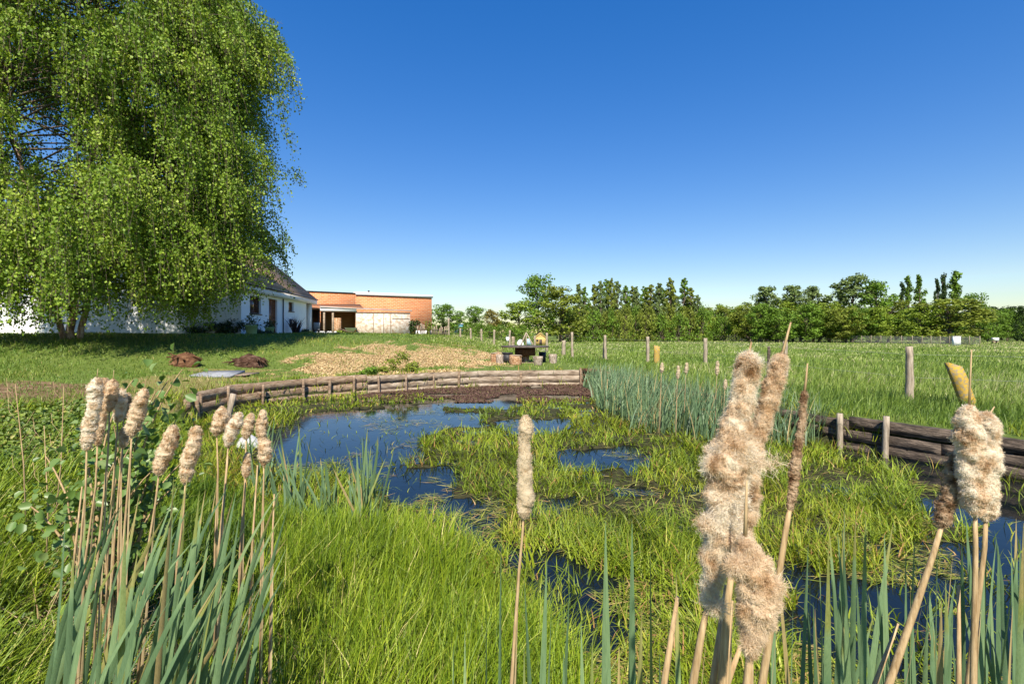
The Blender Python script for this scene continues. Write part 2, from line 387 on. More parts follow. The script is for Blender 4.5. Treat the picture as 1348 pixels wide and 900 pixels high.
def brick_mat():
    m, nt, b = new_mat('orange_brick')
    tc = nt.nodes.new('ShaderNodeTexCoord'); sp = nt.nodes.new('ShaderNodeSeparateXYZ'); cb = nt.nodes.new('ShaderNodeCombineXYZ')
    nt.links.new(tc.outputs['Object'], sp.inputs[0]); nt.links.new(sp.outputs[0], cb.inputs[0]); nt.links.new(sp.outputs[2], cb.inputs[1])
    bt = nt.nodes.new('ShaderNodeTexBrick'); nt.links.new(cb.outputs[0], bt.inputs[0])
    bt.inputs['Color1'].default_value = (.50, .15, .05, 1); bt.inputs['Color2'].default_value = (.64, .23, .085, 1); bt.inputs['Mortar'].default_value = (.52, .33, .20, 1)
    bt.inputs['Scale'].default_value = 1.0; bt.inputs['Brick Width'].default_value = .42; bt.inputs['Row Height'].default_value = .16; bt.inputs['Mortar Size'].default_value = .022
    f = noise(nt, tc.outputs['Object'], .8, 5)
    c = mix(nt, ramp(nt, f, [(.45, (0, 0, 0)), (.75, (.6, .6, .6))]), bt.outputs[0], (.36, .15, .08))
    nt.links.new(c, b.inputs['Base Color']); b.inputs['Roughness'].default_value = .9
    return m
M['brick'] = brick_mat()
def tile_mat(name, c1, c2, row):
    m, nt, b = new_mat(name)
    tc = nt.nodes.new('ShaderNodeTexCoord'); sp = nt.nodes.new('ShaderNodeSeparateXYZ'); cb = nt.nodes.new('ShaderNodeCombineXYZ')
    nt.links.new(tc.outputs['Object'], sp.inputs[0]); nt.links.new(sp.outputs[1], cb.inputs[0]); nt.links.new(sp.outputs[2], cb.inputs[1])
    bt = nt.nodes.new('ShaderNodeTexBrick'); nt.links.new(cb.outputs[0], bt.inputs[0])
    bt.inputs['Color1'].default_value = (*c1, 1); bt.inputs['Color2'].default_value = (*c2, 1); bt.inputs['Mortar'].default_value = tuple(v * .35 for v in c1) + (1,)
    bt.inputs['Scale'].default_value = 1; bt.inputs['Brick Width'].default_value = .28; bt.inputs['Row Height'].default_value = row; bt.inputs['Mortar Size'].default_value = .022
    f = noise(nt, tc.outputs['Object'], 1.3, 5)
    c = mix(nt, ramp(nt, f, [(.4, (0, 0, 0)), (.7, (.55, .55, .55))]), bt.outputs[0], tuple(v * .6 for v in c2))
    nt.links.new(c, b.inputs['Base Color']); b.inputs['Roughness'].default_value = .85
    bump(nt, b, bt.outputs['Fac'], .5, -.03)
    return m
M['tiles'] = tile_mat('brown_roof_tiles', (.42, .25, .14), (.50, .32, .19), .21)
M['redtiles'] = tile_mat('red_roof_tiles', (.44, .19, .09), (.54, .26, .13), .12)
def plank_wall_mat():
    m, nt, b = new_mat('whitewashed_planks')
    v = coords(nt); f = noise(nt, v, 3.2, 6, .7)
    c = ramp(nt, f, [(.36, (.34, .22, .14)), (.46, (.52, .41, .31)), (.56, (.66, .59, .51)), (.75, (.74, .69, .63))])
    nt.links.new(c, b.inputs['Base Color']); b.inputs['Roughness'].default_value = .9
    bump(nt, b, f, .5, .02)
    return m
M['whiteplank'] = plank_wall_mat()
def pane_mat():
    m, nt, b = new_mat('window_pane')
    f = noise(nt, coords(nt), .9, 2)
    nt.links.new(ramp(nt, f, [(.4, (.10, .045, .025)), (.6, (.30, .13, .07))]), b.inputs['Base Color'])
    b.inputs['Roughness'].default_value = .04; b.inputs['Specular IOR Level'].default_value = .5
    return m
M['pane'] = pane_mat()
def water_mat():
    m, nt, b = new_mat('pond_water')
    b.inputs['Base Color'].default_value = (.006, .009, .010, 1)
    b.inputs['Roughness'].default_value = .035; b.inputs['IOR'].default_value = 1.333; b.inputs['Specular IOR Level'].default_value = .5
    v = coords(nt)
    bump(nt, b, noise(nt, v, 7, 3), .06, .02)
    return m
M['water'] = water_mat()
def ground_mat():
    m, nt, b = new_mat('soil_and_turf')
    v = coords(nt)
    f1 = noise(nt, v, .35, 6); f2 = noise(nt, v, 6, 5); f3 = noise(nt, v, 40, 3)
    turf = ramp(nt, f2, [(.3, (.055, .085, .018)), (.55, (.11, .16, .03)), (.75, (.19, .21, .06))])
    turf = mix(nt, ramp(nt, f1, [(.4, (0, 0, 0)), (.65, (.8, .8, .8))]), turf, (.13, .17, .04))
    soil = ramp(nt, f2, [(.3, (.09, .055, .03)), (.55, (.19, .125, .07)), (.8, (.32, .23, .14))])
    chip = ramp(nt, f3, [(.32, (.20, .13, .06)), (.5, (.38, .27, .13)), (.7, (.50, .39, .22))])
    mud = ramp(nt, f2, [(.3, (.022, .020, .012)), (.6, (.05, .05, .022)), (.8, (.10, .085, .035))])
    c = mix(nt, attr(nt, 'dry'), turf, mix(nt, f2, (.26, .19, .085), (.15, .16, .045)))
    c = mix(nt, attr(nt, 'dirt'), c, soil)
    c = mix(nt, attr(nt, 'chip'), c, chip)
    c = mix(nt, attr(nt, 'mud'), c, mud)
    nt.links.new(c, b.inputs['Base Color']); b.inputs['Roughness'].default_value = .95; b.inputs['Specular IOR Level'].default_value = .1
    bump(nt, b, f3, .6, .03)
    return m
M['ground'] = ground_mat()

# ------------------------------------------------------------------ the setting: ground and water
def axis(lo, a, b, hi, step, mid, g):
    out = list(np.arange(a, b, step)); x = b; s = step
    while x < hi: out.append(x); s = min(s * g, 400 if x > mid else 1.2); x += s
    x = a; s = step
    while x > lo: s = min(s * g, 400 if x < -mid else 1.2); x -= s; out.append(x)
    return np.array(sorted(set(out)))
xs = axis(-2600, -8.6, 9.6, 2600, .125, 60, 1.12); ys = axis(-300, .4, 20.6, 3000, .125, 110, 1.12)
GX, GY = np.meshgrid(xs, ys); GZ = hz(GX.ravel(), GY.ravel())
nx, ny = len(xs), len(ys)
ii = (np.arange(ny - 1)[:, None] * nx + np.arange(nx - 1)[None]).ravel()
gx, gy = GX.ravel(), GY.ravel()
chip, dirt, dry = zones(gx, gy, GZ)
mud = sstep(.25, -.25, pond_sd(gx, gy))
kind(np_mesh('ground', np.stack([gx, gy, GZ], 1), np.stack([ii, ii + 1, ii + nx + 1, ii + nx], 1), M['ground'],
             attrs={'chip': chip, 'dirt': dirt, 'dry': dry, 'mud': mud}, smooth=True), 'structure')
lo, hi = POND.min(0) - .2, POND.max(0) + .2
kind(np_mesh('pond_water', [(lo[0], lo[1], WATER), (hi[0], lo[1], WATER), (hi[0], hi[1], WATER), (lo[0], hi[1], WATER)], np.array([[0, 1, 2, 3]]), M['water']), 'structure')

# ------------------------------------------------------------------ blades and leaves as arrays
def blades(x, y, z, h, w, lean, az, bend=.6, face=None, rng=RNG, seg=2):
    """n strips of blade, each bending over towards az; returns V, Q, T, ids"""
    n = len(x); f = az + np.pi / 2 + rng.normal(0, .7, n) if face is None else face
    d = np.stack([np.cos(az), np.sin(az)], 1); wv = np.stack([np.cos(f), np.sin(f)], 1)
    V = np.zeros((n, seg * 2 + 1, 3)); base = np.stack([x, y, z], 1)
    for k in range(seg + 1):
        t = k / seg
        off = lean * h * (t * (1 - bend) + bend * t * t)
        up = h * t * np.sqrt(np.clip(1 - (lean * .75 * (t if bend else 1)) ** 2, .06, 1))
        c = base + np.concatenate([d * off[:, None], up[:, None]], 1)
        ww = w * (1 - t ** 1.6) * .5
        if k < seg:
            V[:, 2 * k] = c - np.concatenate([wv * ww[:, None], 0 * ww[:, None]], 1)
            V[:, 2 * k + 1] = c + np.concatenate([wv * ww[:, None], 0 * ww[:, None]], 1)
        else: V[:, 2 * seg] = c
    o = np.arange(n)[:, None] * (seg * 2 + 1)
    Q = np.concatenate([o + np.array([[2 * k, 2 * k + 1, 2 * k + 3, 2 * k + 2]]) for k in range(seg - 1)], 0) if seg > 1 else np.zeros((0, 4), int)
    T = o + np.array([[2 * seg - 2, 2 * seg - 1, 2 * seg]])
    return V.reshape(-1, 3), Q, T, np.repeat(np.arange(n), seg * 2 + 1)
def grass(name, x, y, z, h, w, lean, az, mat, rnd=None, seg=2, bend=.6, parent=None):
    V, Q, T, ids = blades(x, y, z, h, w, lean, az, bend, seg=seg)
    rnd = RNG.random(len(x)) if rnd is None else rnd
    return np_mesh(name, V, [Q, T], mat, parent, {'rnd': rnd[ids]})
def leaves(C, Nrm, Up, size, asp=.6, rnd=None, rng=RNG):
    """rhombus leaves: centre, rough normal, rough long axis"""
    n = len(C)
    Nrm = Nrm / np.maximum(np.linalg.norm(Nrm, axis=1, keepdims=True), 1e-6)
    U = Up - Nrm * (Up * Nrm).sum(1, keepdims=True); U /= np.maximum(np.linalg.norm(U, axis=1, keepdims=True), 1e-6)
    W = np.cross(Nrm, U); s = np.asarray(size)[:, None] if np.ndim(size) else size
    V = np.stack([C - U * s * .5, C + W * s * asp * .5 - U * s * .08, C + U * s * .5, C - W * s * asp * .5 - U * s * .08], 1)
    rnd = rng.random(n) if rnd is None else rnd
    return V.reshape(-1, 3), np.arange(n * 4).reshape(n, 4), np.repeat(rnd, 4)
def ovals(C, Nrm, Up, size, asp=.7, rnd=None, rng=RNG, fold=.18):
    """pointed oval leaves folded along the midrib (near plants)"""
    n = len(C)
    Nrm = Nrm / np.maximum(np.linalg.norm(Nrm, axis=1, keepdims=True), 1e-6)
    U = Up - Nrm * (Up * Nrm).sum(1, keepdims=True); U /= np.maximum(np.linalg.norm(U, axis=1, keepdims=True), 1e-6)
    W = np.cross(Nrm, U); s = np.asarray(size)[:, None] if np.ndim(size) else size
    f = Nrm * s * fold
    V = np.stack([C - U * s * .5, C + W * s * asp * .46 - U * s * .22 + f, C + W * s * asp * .42 + U * s * .16 + f, C + U * s * .5 - f * .5, C - W * s * asp * .42 + U * s * .16 + f, C - W * s * asp * .46 - U * s * .22 + f], 1)
    rnd = rng.random(n) if rnd is None else rnd
    o = np.arange(n)[:, None] * 6
    return V.reshape(-1, 3), np.concatenate([o + np.array([[0, 1, 2, 3]]), o + np.array([[0, 3, 4, 5]])]), np.repeat(rnd, 6)
def scatter(n, d0, d1, p0=-140, p1=1490, power=0.0):
    u = RNG.random(n)
    d = np.exp(np.log(d0) + u * (np.log(d1) - np.log(d0))) if power == 0 else (d0 ** power + u * (d1 ** power - d0 ** power)) ** (1 / power)
    px = p0 + RNG.random(n) * (p1 - p0)
    return (px - CX) / F * d, d

# meadow beyond the pond (everything right of the lawn) -------------------------------------------
x, y = scatter(230000, 7.5, 105, power=-.35)
s = pond_sd(x, y); z = hz(x, y); c_, d_, r_ = zones(x, y, z)
k = (s > .12) & (x > -6 + np.clip((y - 30) * -.05, -3, 3)) & ~c_ & ~((y < 34) & (hill(x, y) > .38)) & ~((x < 3.2) & (y < 23) & (RNG.random(len(x)) < .75))
k &= ~((np.hypot(x - .55, y - 24.3) < 2.2) & (RNG.random(len(x)) < .7))
x, y, z, s = x[k], y[k], z[k], s[k]
tall = fbm(x * .25, y * .25 + 8)
h = (.13 + .34 * tall * sstep(0, 2.5, s)) * RNG.uniform(.6, 1.25, len(x)); h = np.where((x < 3) & (y < 30), h * .55, h) * (1 - .42 * sstep(11, 30, y))
w = np.maximum(.010, y * .0013) * RNG.uniform(.6, 1.5, len(x))
rnd = np.clip(RNG.normal(.42, .24, len(x)) + (fbm(x * .5, y * .2) - .5) * 1.0 + sstep(14, 60, y) * .38, 0, 1)
kind(grass('meadow_grass', x, y, z, h, w, RNG.uniform(.1, .9, len(x)), RNG.normal(-.6, 1.3, len(x)), M['meadow'], rnd), 'stuff')

# lawn on the rise to the left ---------------------------------------------------------------------
x, y = scatter(150000, 5.5, 60, -260, 760)
s = pond_sd(x, y); z = hz(x, y); c_, d_, r_ = zones(x, y, z)
k = (s > .15) & (x < 1.0) & ~(c_ & (RNG.random(len(x)) < np.where(fbm(x * 2, y * 2 + 3) > .53, .45, .93))) & ~(d_ & (RNG.random(len(x)) < np.where(fbm(x * 1.5 + 8, y * 1.5) > .50, .15, .62))) & ~(r_ & (RNG.random(len(x)) < .55)) & ((hill(x, y) > .3) | (x < -2)) & ~((x < -15.3) & (y > 27.4))
x, y, z, r_ = x[k], y[k], z[k], r_[k]
t = fbm(x * .5, y * .5)
h = (.05 + .17 * t ** 2 + .22 * sstep(-13, -18, x) * sstep(22, 14, y) * t) * RNG.uniform(.7, 1.4, len(x))
w = np.maximum(.010, y * .0011) * RNG.uniform(.7, 1.3, len(x))
rnd = np.clip(RNG.normal(.45, .22, len(x)) + (t - .5) * .7 + r_ * .3, 0, 1)
kind(grass('lawn_grass', x, y, z, h, w, RNG.uniform(.2, 1, len(x)), RNG.uniform(0, 6.28, len(x)), M['lawn'], rnd), 'stuff')

# marsh grass lying in mats on the pond ------------------------------------------------------------
x, y = scatter(170000, 1.6, 19.4, 60, 1560)
s = pond_sd(x, y)
n1 = fbm(x * .9 + 3, y * .9); n2 = fbm(x * 3, y * 3 + 7)
ow = open_water(x, y)
far = sstep(9, 15, y)
keep = (s < -.05) & (~ow | (RNG.random(len(x)) < np.where((y < 4.2) & (fbm(x * 2.2, y * 2.2 + 20) > .5), .22, .035))) & (n2 > .33) & ~((n1 < .36) & (RNG.random(len(x)) < .7)) & ~((y > 14) & (RNG.random(len(x)) < .25))
x, y, n1, ow = x[keep], y[keep], n1[keep], ow[keep]
h = (.10 + .19 * n1) * RNG.uniform(.5, 1.35, len(x)); h = np.where(ow, h * .7, h); h = np.where(y > 12.5, h * .6, h)
w = np.maximum(.011, y * .0019) * RNG.uniform(.6, 1.35, len(x))
az = 2.6 + (fbm(x * 1.3, y * 1.3 + 30) - .5) * 16 + RNG.normal(0, 1.3, len(x))
rnd = np.clip(RNG.normal(.46, .17, len(x)) + (fbm(x * .8 + 50, y * .8) - .5) * .7 + (RNG.random(len(x)) < .06) * .5, 0, 1)
kind(grass('marsh_grass', x, y, np.full(len(x), WATER - .02) + np.where(ow, 0, .03), h, w, RNG.uniform(.35, 1.4, len(x)), az, M['marsh'], rnd, seg=3), 'stuff')

# upright bright grass in front ---------------------------------------------------------------------
NEAR = poly_w([(380, 708), (480, 720), (560, 712), (600, 742), (640, 800), (720, 800), (790, 862), (760, 1010), (560, 1040), (330, 1040), (300, 900), (330, 780), (340, 700)], -.4)
NEAR2 = poly_w([(270, 628), (345, 662), (440, 690), (490, 712), (430, 760), (340, 830), (240, 900), (160, 800), (200, 680)], -.3)
def fill(P, n):
    lo, hi = P.min(0), P.max(0); x = RNG.uniform(lo[0], hi[0], n * 3); y = RNG.uniform(lo[1], hi[1], n * 3)
    j = inpoly(x + (fbm(x * 2, y * 2) - .5) * .7, y + (fbm(x * 2 + 9, y * 2) - .5) * .7, P); return x[j][:n], y[j][:n]
xa, ya = fill(NEAR, 15000); xb, yb = fill(NEAR2, 10000)
x, y = np.concatenate([xa, xb]), np.concatenate([ya, yb]); isb = np.arange(len(x)) >= len(xa)
h = (.24 + .34 * fbm(x * 1.2, y * 1.2)) * RNG.uniform(.6, 1.25, len(x)); h = np.where(isb, h * .85, h)
rnd = np.clip(RNG.normal(.55, .2, len(x)) + (fbm(x * 1.5, y * 1.5 + 3) - .5) * .5 - isb * .30, 0, 1)
kind(grass('upright_grass', x, y, np.maximum(hz(x, y), WATER) - .02, h, np.maximum(.010, y * .0031) * RNG.uniform(.55, 1.3, len(x)),
           RNG.uniform(.05, .95, len(x)), RNG.normal(.5, 1.5, len(x)), M['bright'], rnd, seg=3), 'stuff')

# weeds and ground cover on the near left bank -------------------------------------------------------
x, y = scatter(60000, 1.3, 9.5, -150, 330)
z = hz(x, y); s = pond_sd(x, y); c_, d_, r_ = zones(x, y, z)
k = (s > -.15) & ~(d_ & (RNG.random(len(x)) < .35)) & (fbm(x * 2, y * 2) > .33)
x, y, z = x[k], y[k], z[k]; n = len(x)
hh = RNG.random(n) ** 1.3 * (.05 + .26 * fbm(x * 1.4, y * 1.4))
V, Q, rr = ovals(np.stack([x, y, z + hh], 1), np.stack([RNG.normal(0, .6, n), RNG.normal(-.3, .6, n), np.ones(n)], 1), RNG.normal(0, 1, (n, 3)),
                  np.maximum(.022, y * .007) * RNG.uniform(.6, 1.5, n), .75, np.clip(RNG.normal(.45, .22, n) + (fbm(x * .9, y * .9 + 5) - .5) * .6, 0, 1))
kind(np_mesh('ground_cover', V, Q, M['cover'], attrs={'rnd': rr}), 'stuff')
x, y = scatter(26000, 1.3, 9, -150, 260); k = (pond_sd(x, y) > -.1) & ((fbm(x * .9 + 2, y * .9 + 2) > .54) | ((np.hypot((x + 1.9) / .7, (y - 2.1) / .55) < 1) & (RNG.random(len(x)) < .8))); x, y = x[k], y[k]
kind(grass('bank_grass', x, y, hz(x, y), RNG.uniform(.12, .36, len(x)), np.maximum(.008, y * .0028) * RNG.uniform(.6, 1.3, len(x)), RNG.uniform(.3, 1.1, len(x)), RNG.normal(.2, 1.2, len(x)), M['bright'], np.clip(RNG.normal(.6, .22, len(x)), 0, 1), seg=3), 'stuff')
# tufts growing in and over the log walls
x, y = scatter(60000, 6.5, 20.5, 150, 1420); s = pond_sd(x, y)
k = (s > -.5) & (s < .45) & (fbm(x * 1.7 + 11, y * 1.7) > .54); x, y, s = x[k], y[k], s[k]
zz = np.where(s < -.02, np.where(s < -.28, WATER, -.05 + s), hz(x, y)); rnd = np.clip(RNG.normal(.55, .25, len(x)), 0, 1)
kind(grass('wall_grass', x, y, zz, RNG.uniform(.10, .34, len(x)), np.maximum(.009, y * .0014) * RNG.uniform(.6, 1.3, len(x)), RNG.uniform(.2, 1.2, len(x)), RNG.uniform(0, 6.28, len(x)), M['marsh'], rnd, seg=2), 'stuff')
# dry litter at the foot of the plants
x, y = scatter(5200, 1.2, 4, 40, 520); k = pond_sd(x, y) > -1.6; x, y = x[k], y[k]
kind(grass('dead_stalk_litter', x, y, np.maximum(hz(x, y), WATER), RNG.uniform(.15, .4, len(x)), np.full(len(x), .007), RNG.uniform(.9, 1.3, len(x)), RNG.uniform(0, 6.28, len(x)), M['dead'], seg=2), 'stuff')
# wood chips
x, y = scatter(60000, 13, 30, 300, 720); z = hz(x, y); c_, d_, r_ = zones(x, y, z); k = c_ & (pond_sd(x, y) > .1); x, y, z = x[k], y[k], z[k]; n = len(x)
V, Q, rr = leaves(np.stack([x, y, z + RNG.uniform(.005, .04, n)], 1), np.stack([RNG.normal(0, .5, n), RNG.normal(-.3, .5, n), np.ones(n)], 1), RNG.normal(0, 1, (n, 3)), RNG.uniform(.04, .10, n), .6)
kind(np_mesh('wood_chips', V, Q, M['chip'], attrs={'rnd': rr}), 'stuff')
x, y = scatter(60000, 2.6, 16, 300, 1480); s = pond_sd(x, y)
k = (s < -.3) & np.where(open_water(x, y), fbm(x * 1.1 + 70, y * 1.1) > .555, RNG.random(len(x)) < .35); x, y = x[k], y[k]; n = len(x)
V, Q, rr = leaves(np.stack([x, y, np.maximum(WATER, hz(x, y)) + RNG.uniform(.004, .03, n)], 1), np.stack([RNG.normal(0, .12, n), RNG.normal(0, .12, n), np.ones(n)], 1), np.stack([RNG.normal(0, 1, n), RNG.normal(0, .6, n), np.zeros(n)], 1), RNG.uniform(.05, .26, n), .06)
kind(np_mesh('floating_straw', V, Q, M['straw'], attrs={'rnd': rr}), 'stuff')
# red-brown floating fern at the far end
x, y = scatter(90000, 13.5, 19.4, 470, 800); s = pond_sd(x, y); px, py = proj(x, y, WATER)
k = (s < -.2) & (py < 530) & (fbm(x * .9, y * .9 + 60) > np.where((px < 680) & (py > 518), .50, .28)); x, y = x[k], y[k]; n = len(x)
V, Q, rr = leaves(np.stack([x, y, WATER + RNG.uniform(.004, .03, n)], 1), np.stack([RNG.normal(0, .25, n), RNG.normal(0, .25, n), np.ones(n)], 1), RNG.normal(0, 1, (n, 3)), RNG.uniform(.025, .06, n), .8)
kind(np_mesh('floating_fern', V, Q, M['azolla'], attrs={'rnd': rr}), 'stuff')

# ------------------------------------------------------------------ birch
def make_birch():
    bx, by = -18.4, 20.3; bz = h1(bx, by)
    root = thing('birch_tree', 'huge weeping birch with leaf curtains hanging to the lawn before the white house', 'tree', (bx, by, bz))
    O = np.array([bx, by, bz]); rg = np.random.default_rng(5)
    hs = np.array([0, 1.5, 3, 6, 9, 11.5, 14, 16.5, 18.5]); rs = np.array([6.9, 7.1, 7.4, 7.8, 8.0, 8.2, 7.9, 5.9, 1.8])
    stems = [np.array([(0, 0, -.2), (.1, 0, 2), (.3, .1, 5), (.9, .2, 9), (1.2, .1, 13), (1.1, 0, 17)]),
             np.array([(.25, .1, -.2), (.8, .2, 2.5), (1.5, .3, 6), (2.3, .4, 10), (3.0, .4, 14), (3.1, .3, 16.3)]),
             np.array([(-.25, 0, -.2), (-.8, -.2, 3), (-1.8, -.3, 7), (-2.8, -.4, 11), (-3.3, -.3, 15)])]
    t = MB()
    for q, P in enumerate(stems):
        tt = np.linspace(0, 1, 22); PP = np.stack([np.interp(tt, np.linspace(0, 1, len(P)), P[:, c]) for c in range(3)], 1)
        PP[1:, :2] += rg.normal(0, .05, (21, 2))
        t.tube(PP, np.linspace((.15, .12, .12)[q], .03, 22), 9, lump=.05, seed=q)
    t.build('trunk', M['bark'], root, True)
    br = MB(); LC = []; LU = []; tw = MB(); SV = []; nst = 0
    def env(h): return np.interp(h, hs, rs)
    for b in range(470):
        low = b >= 385
        P = stems[rg.choice(3, p=(.4, .36, .24))]
        u = (rg.uniform(.18, .42) if b % 2 else rg.uniform(.10, .26)) if low else rg.uniform(.16, 1.0) ** .8; st = np.array([np.interp(u, np.linspace(0, 1, len(P)), P[:, c]) for c in range(3)])
        az = (rg.normal(-.3, .45) if b % 2 else rg.normal(-1.4, .8)) if low else rg.uniform(0, 2 * np.pi) if b % 4 else rg.normal(-.1, .6)
        dv = np.array([math.cos(az), math.sin(az) * .72, 0])
        h_t = st[2] + rg.uniform(.2, 2.4)
        L = env(h_t) * (rg.uniform(.7, 1.08) if low and b % 2 else rg.uniform(.35, 1.0) if low else rg.uniform(.58, 1.06)) - (st[0] * dv[0] + st[1] * dv[1]); L = max(L, 1.2)
        if b % 36 == 4: L *= 1.16
        rise = h_t - st[2]
        sp = np.linspace(0, 1, 12)
        B = st + dv * (L * sp)[:, None] + np.outer(rise * (2.1 * sp - 1.1 * sp ** 2) - .9 * sp ** 4, [0, 0, 1])
        side = np.array([-dv[1], dv[0], 0]); B += np.outer(np.sin(sp * rg.uniform(2, 5)) * rg.normal(0, .35), side)
        br.tube(B, np.linspace(.03 + .018 * L / 9, .006, 12), 5, cap=False)
        tress = rg.uniform(.2, 1.0, int(rg.integers(4, 8))) ** .6; tress[0] = rg.uniform(.9, 1.0); tside = rg.normal(0, .6, len(tress)); tlen = rg.uniform(.6, 2.3, len(tress)); ttone = rg.normal(0, .17, len(tress))
        for k in range(int(rg.integers(20, 32) * (.45 + L / 9))):
            kk = rg.integers(0, len(tress)); sk = min(1, max(.15, tress[kk] + rg.normal(0, .05)))
            c = np.array([np.interp(sk, sp, B[:, q]) for q in range(3)]) + side * (tside[kk] * (.4 + .6 * sk) + rg.normal(0, .20)) + (0, 0, rg.normal(.1, .2))
            length = tlen[kk] * rg.uniform(.6, 1.3)
            X = c[0] + bx
            zmin = (np.interp(X, [-30, -21.5, -20.5, -17.5, -16.3, -14.6, -13.2, -11, -9.5], [.5, .5, .6, .1, .2, .12, .8, 1.9, 3.3]) + rg.uniform(0, .9) ** 2)
            length = min(length, c[2] - zmin)
            if length < .25: continue
            nn = max(5, int(length * 30))
            tt = rg.random(nn) ** .85
            q_ = rg.normal(0, .55); od = (dv * math.cos(q_) + side * math.sin(q_)) * rg.uniform(.3, 1.0) * min(1, length)
            drop = length * (1.25 * tt ** 1.7 - .25 * tt)
            ln = c + od * (np.sin(tt * 1.5))[:, None] + np.outer(-drop, [0, 0, 1])
            LU.append(np.full(nn, (ttone[kk] + rg.normal(0, .05))))
            LC.append(ln + rg.normal(0, 1, ln.shape) * np.array([.10, .10, .08]))
            SV.append((c, c + od * math.sin(.75) + np.array([0, 0, -length * .26])))
            SV.append((c + od * math.sin(.75) + np.array([0, 0, -length * .26]), c + od + np.array([0, 0, -length])))
    br.build('branches', M['trunk'], root)
    C = np.vstack(LC); n = len(C)
    Nr = rg.normal(0, 1, (n, 3)) * np.array([1, 1, .7]) + np.array([-.1, -.35, .15]); Up = rg.normal(0, .45, (n, 3)) + np.array([0, 0, 1])
    V, Q, rr = leaves(C, Nr, Up, rg.uniform(.075, .125, n), .8, np.clip(rg.normal(.5, .17, n) + np.concatenate(LU), 0, 1))
    np_mesh('crown', V, Q, M['birchleaf'], root, {'rnd': rr})
    a = np.array([q[0] for q in SV]); b = np.array([q[1] for q in SV]); e = np.array([.0028, .002, 0])
    V = np.stack([a - e, a + e, b + e, b - e], 1).reshape(-1, 3)
    np_mesh('twigs', V, np.arange(len(a) * 4).reshape(-1, 4), M['trunk'], root)
make_birch()

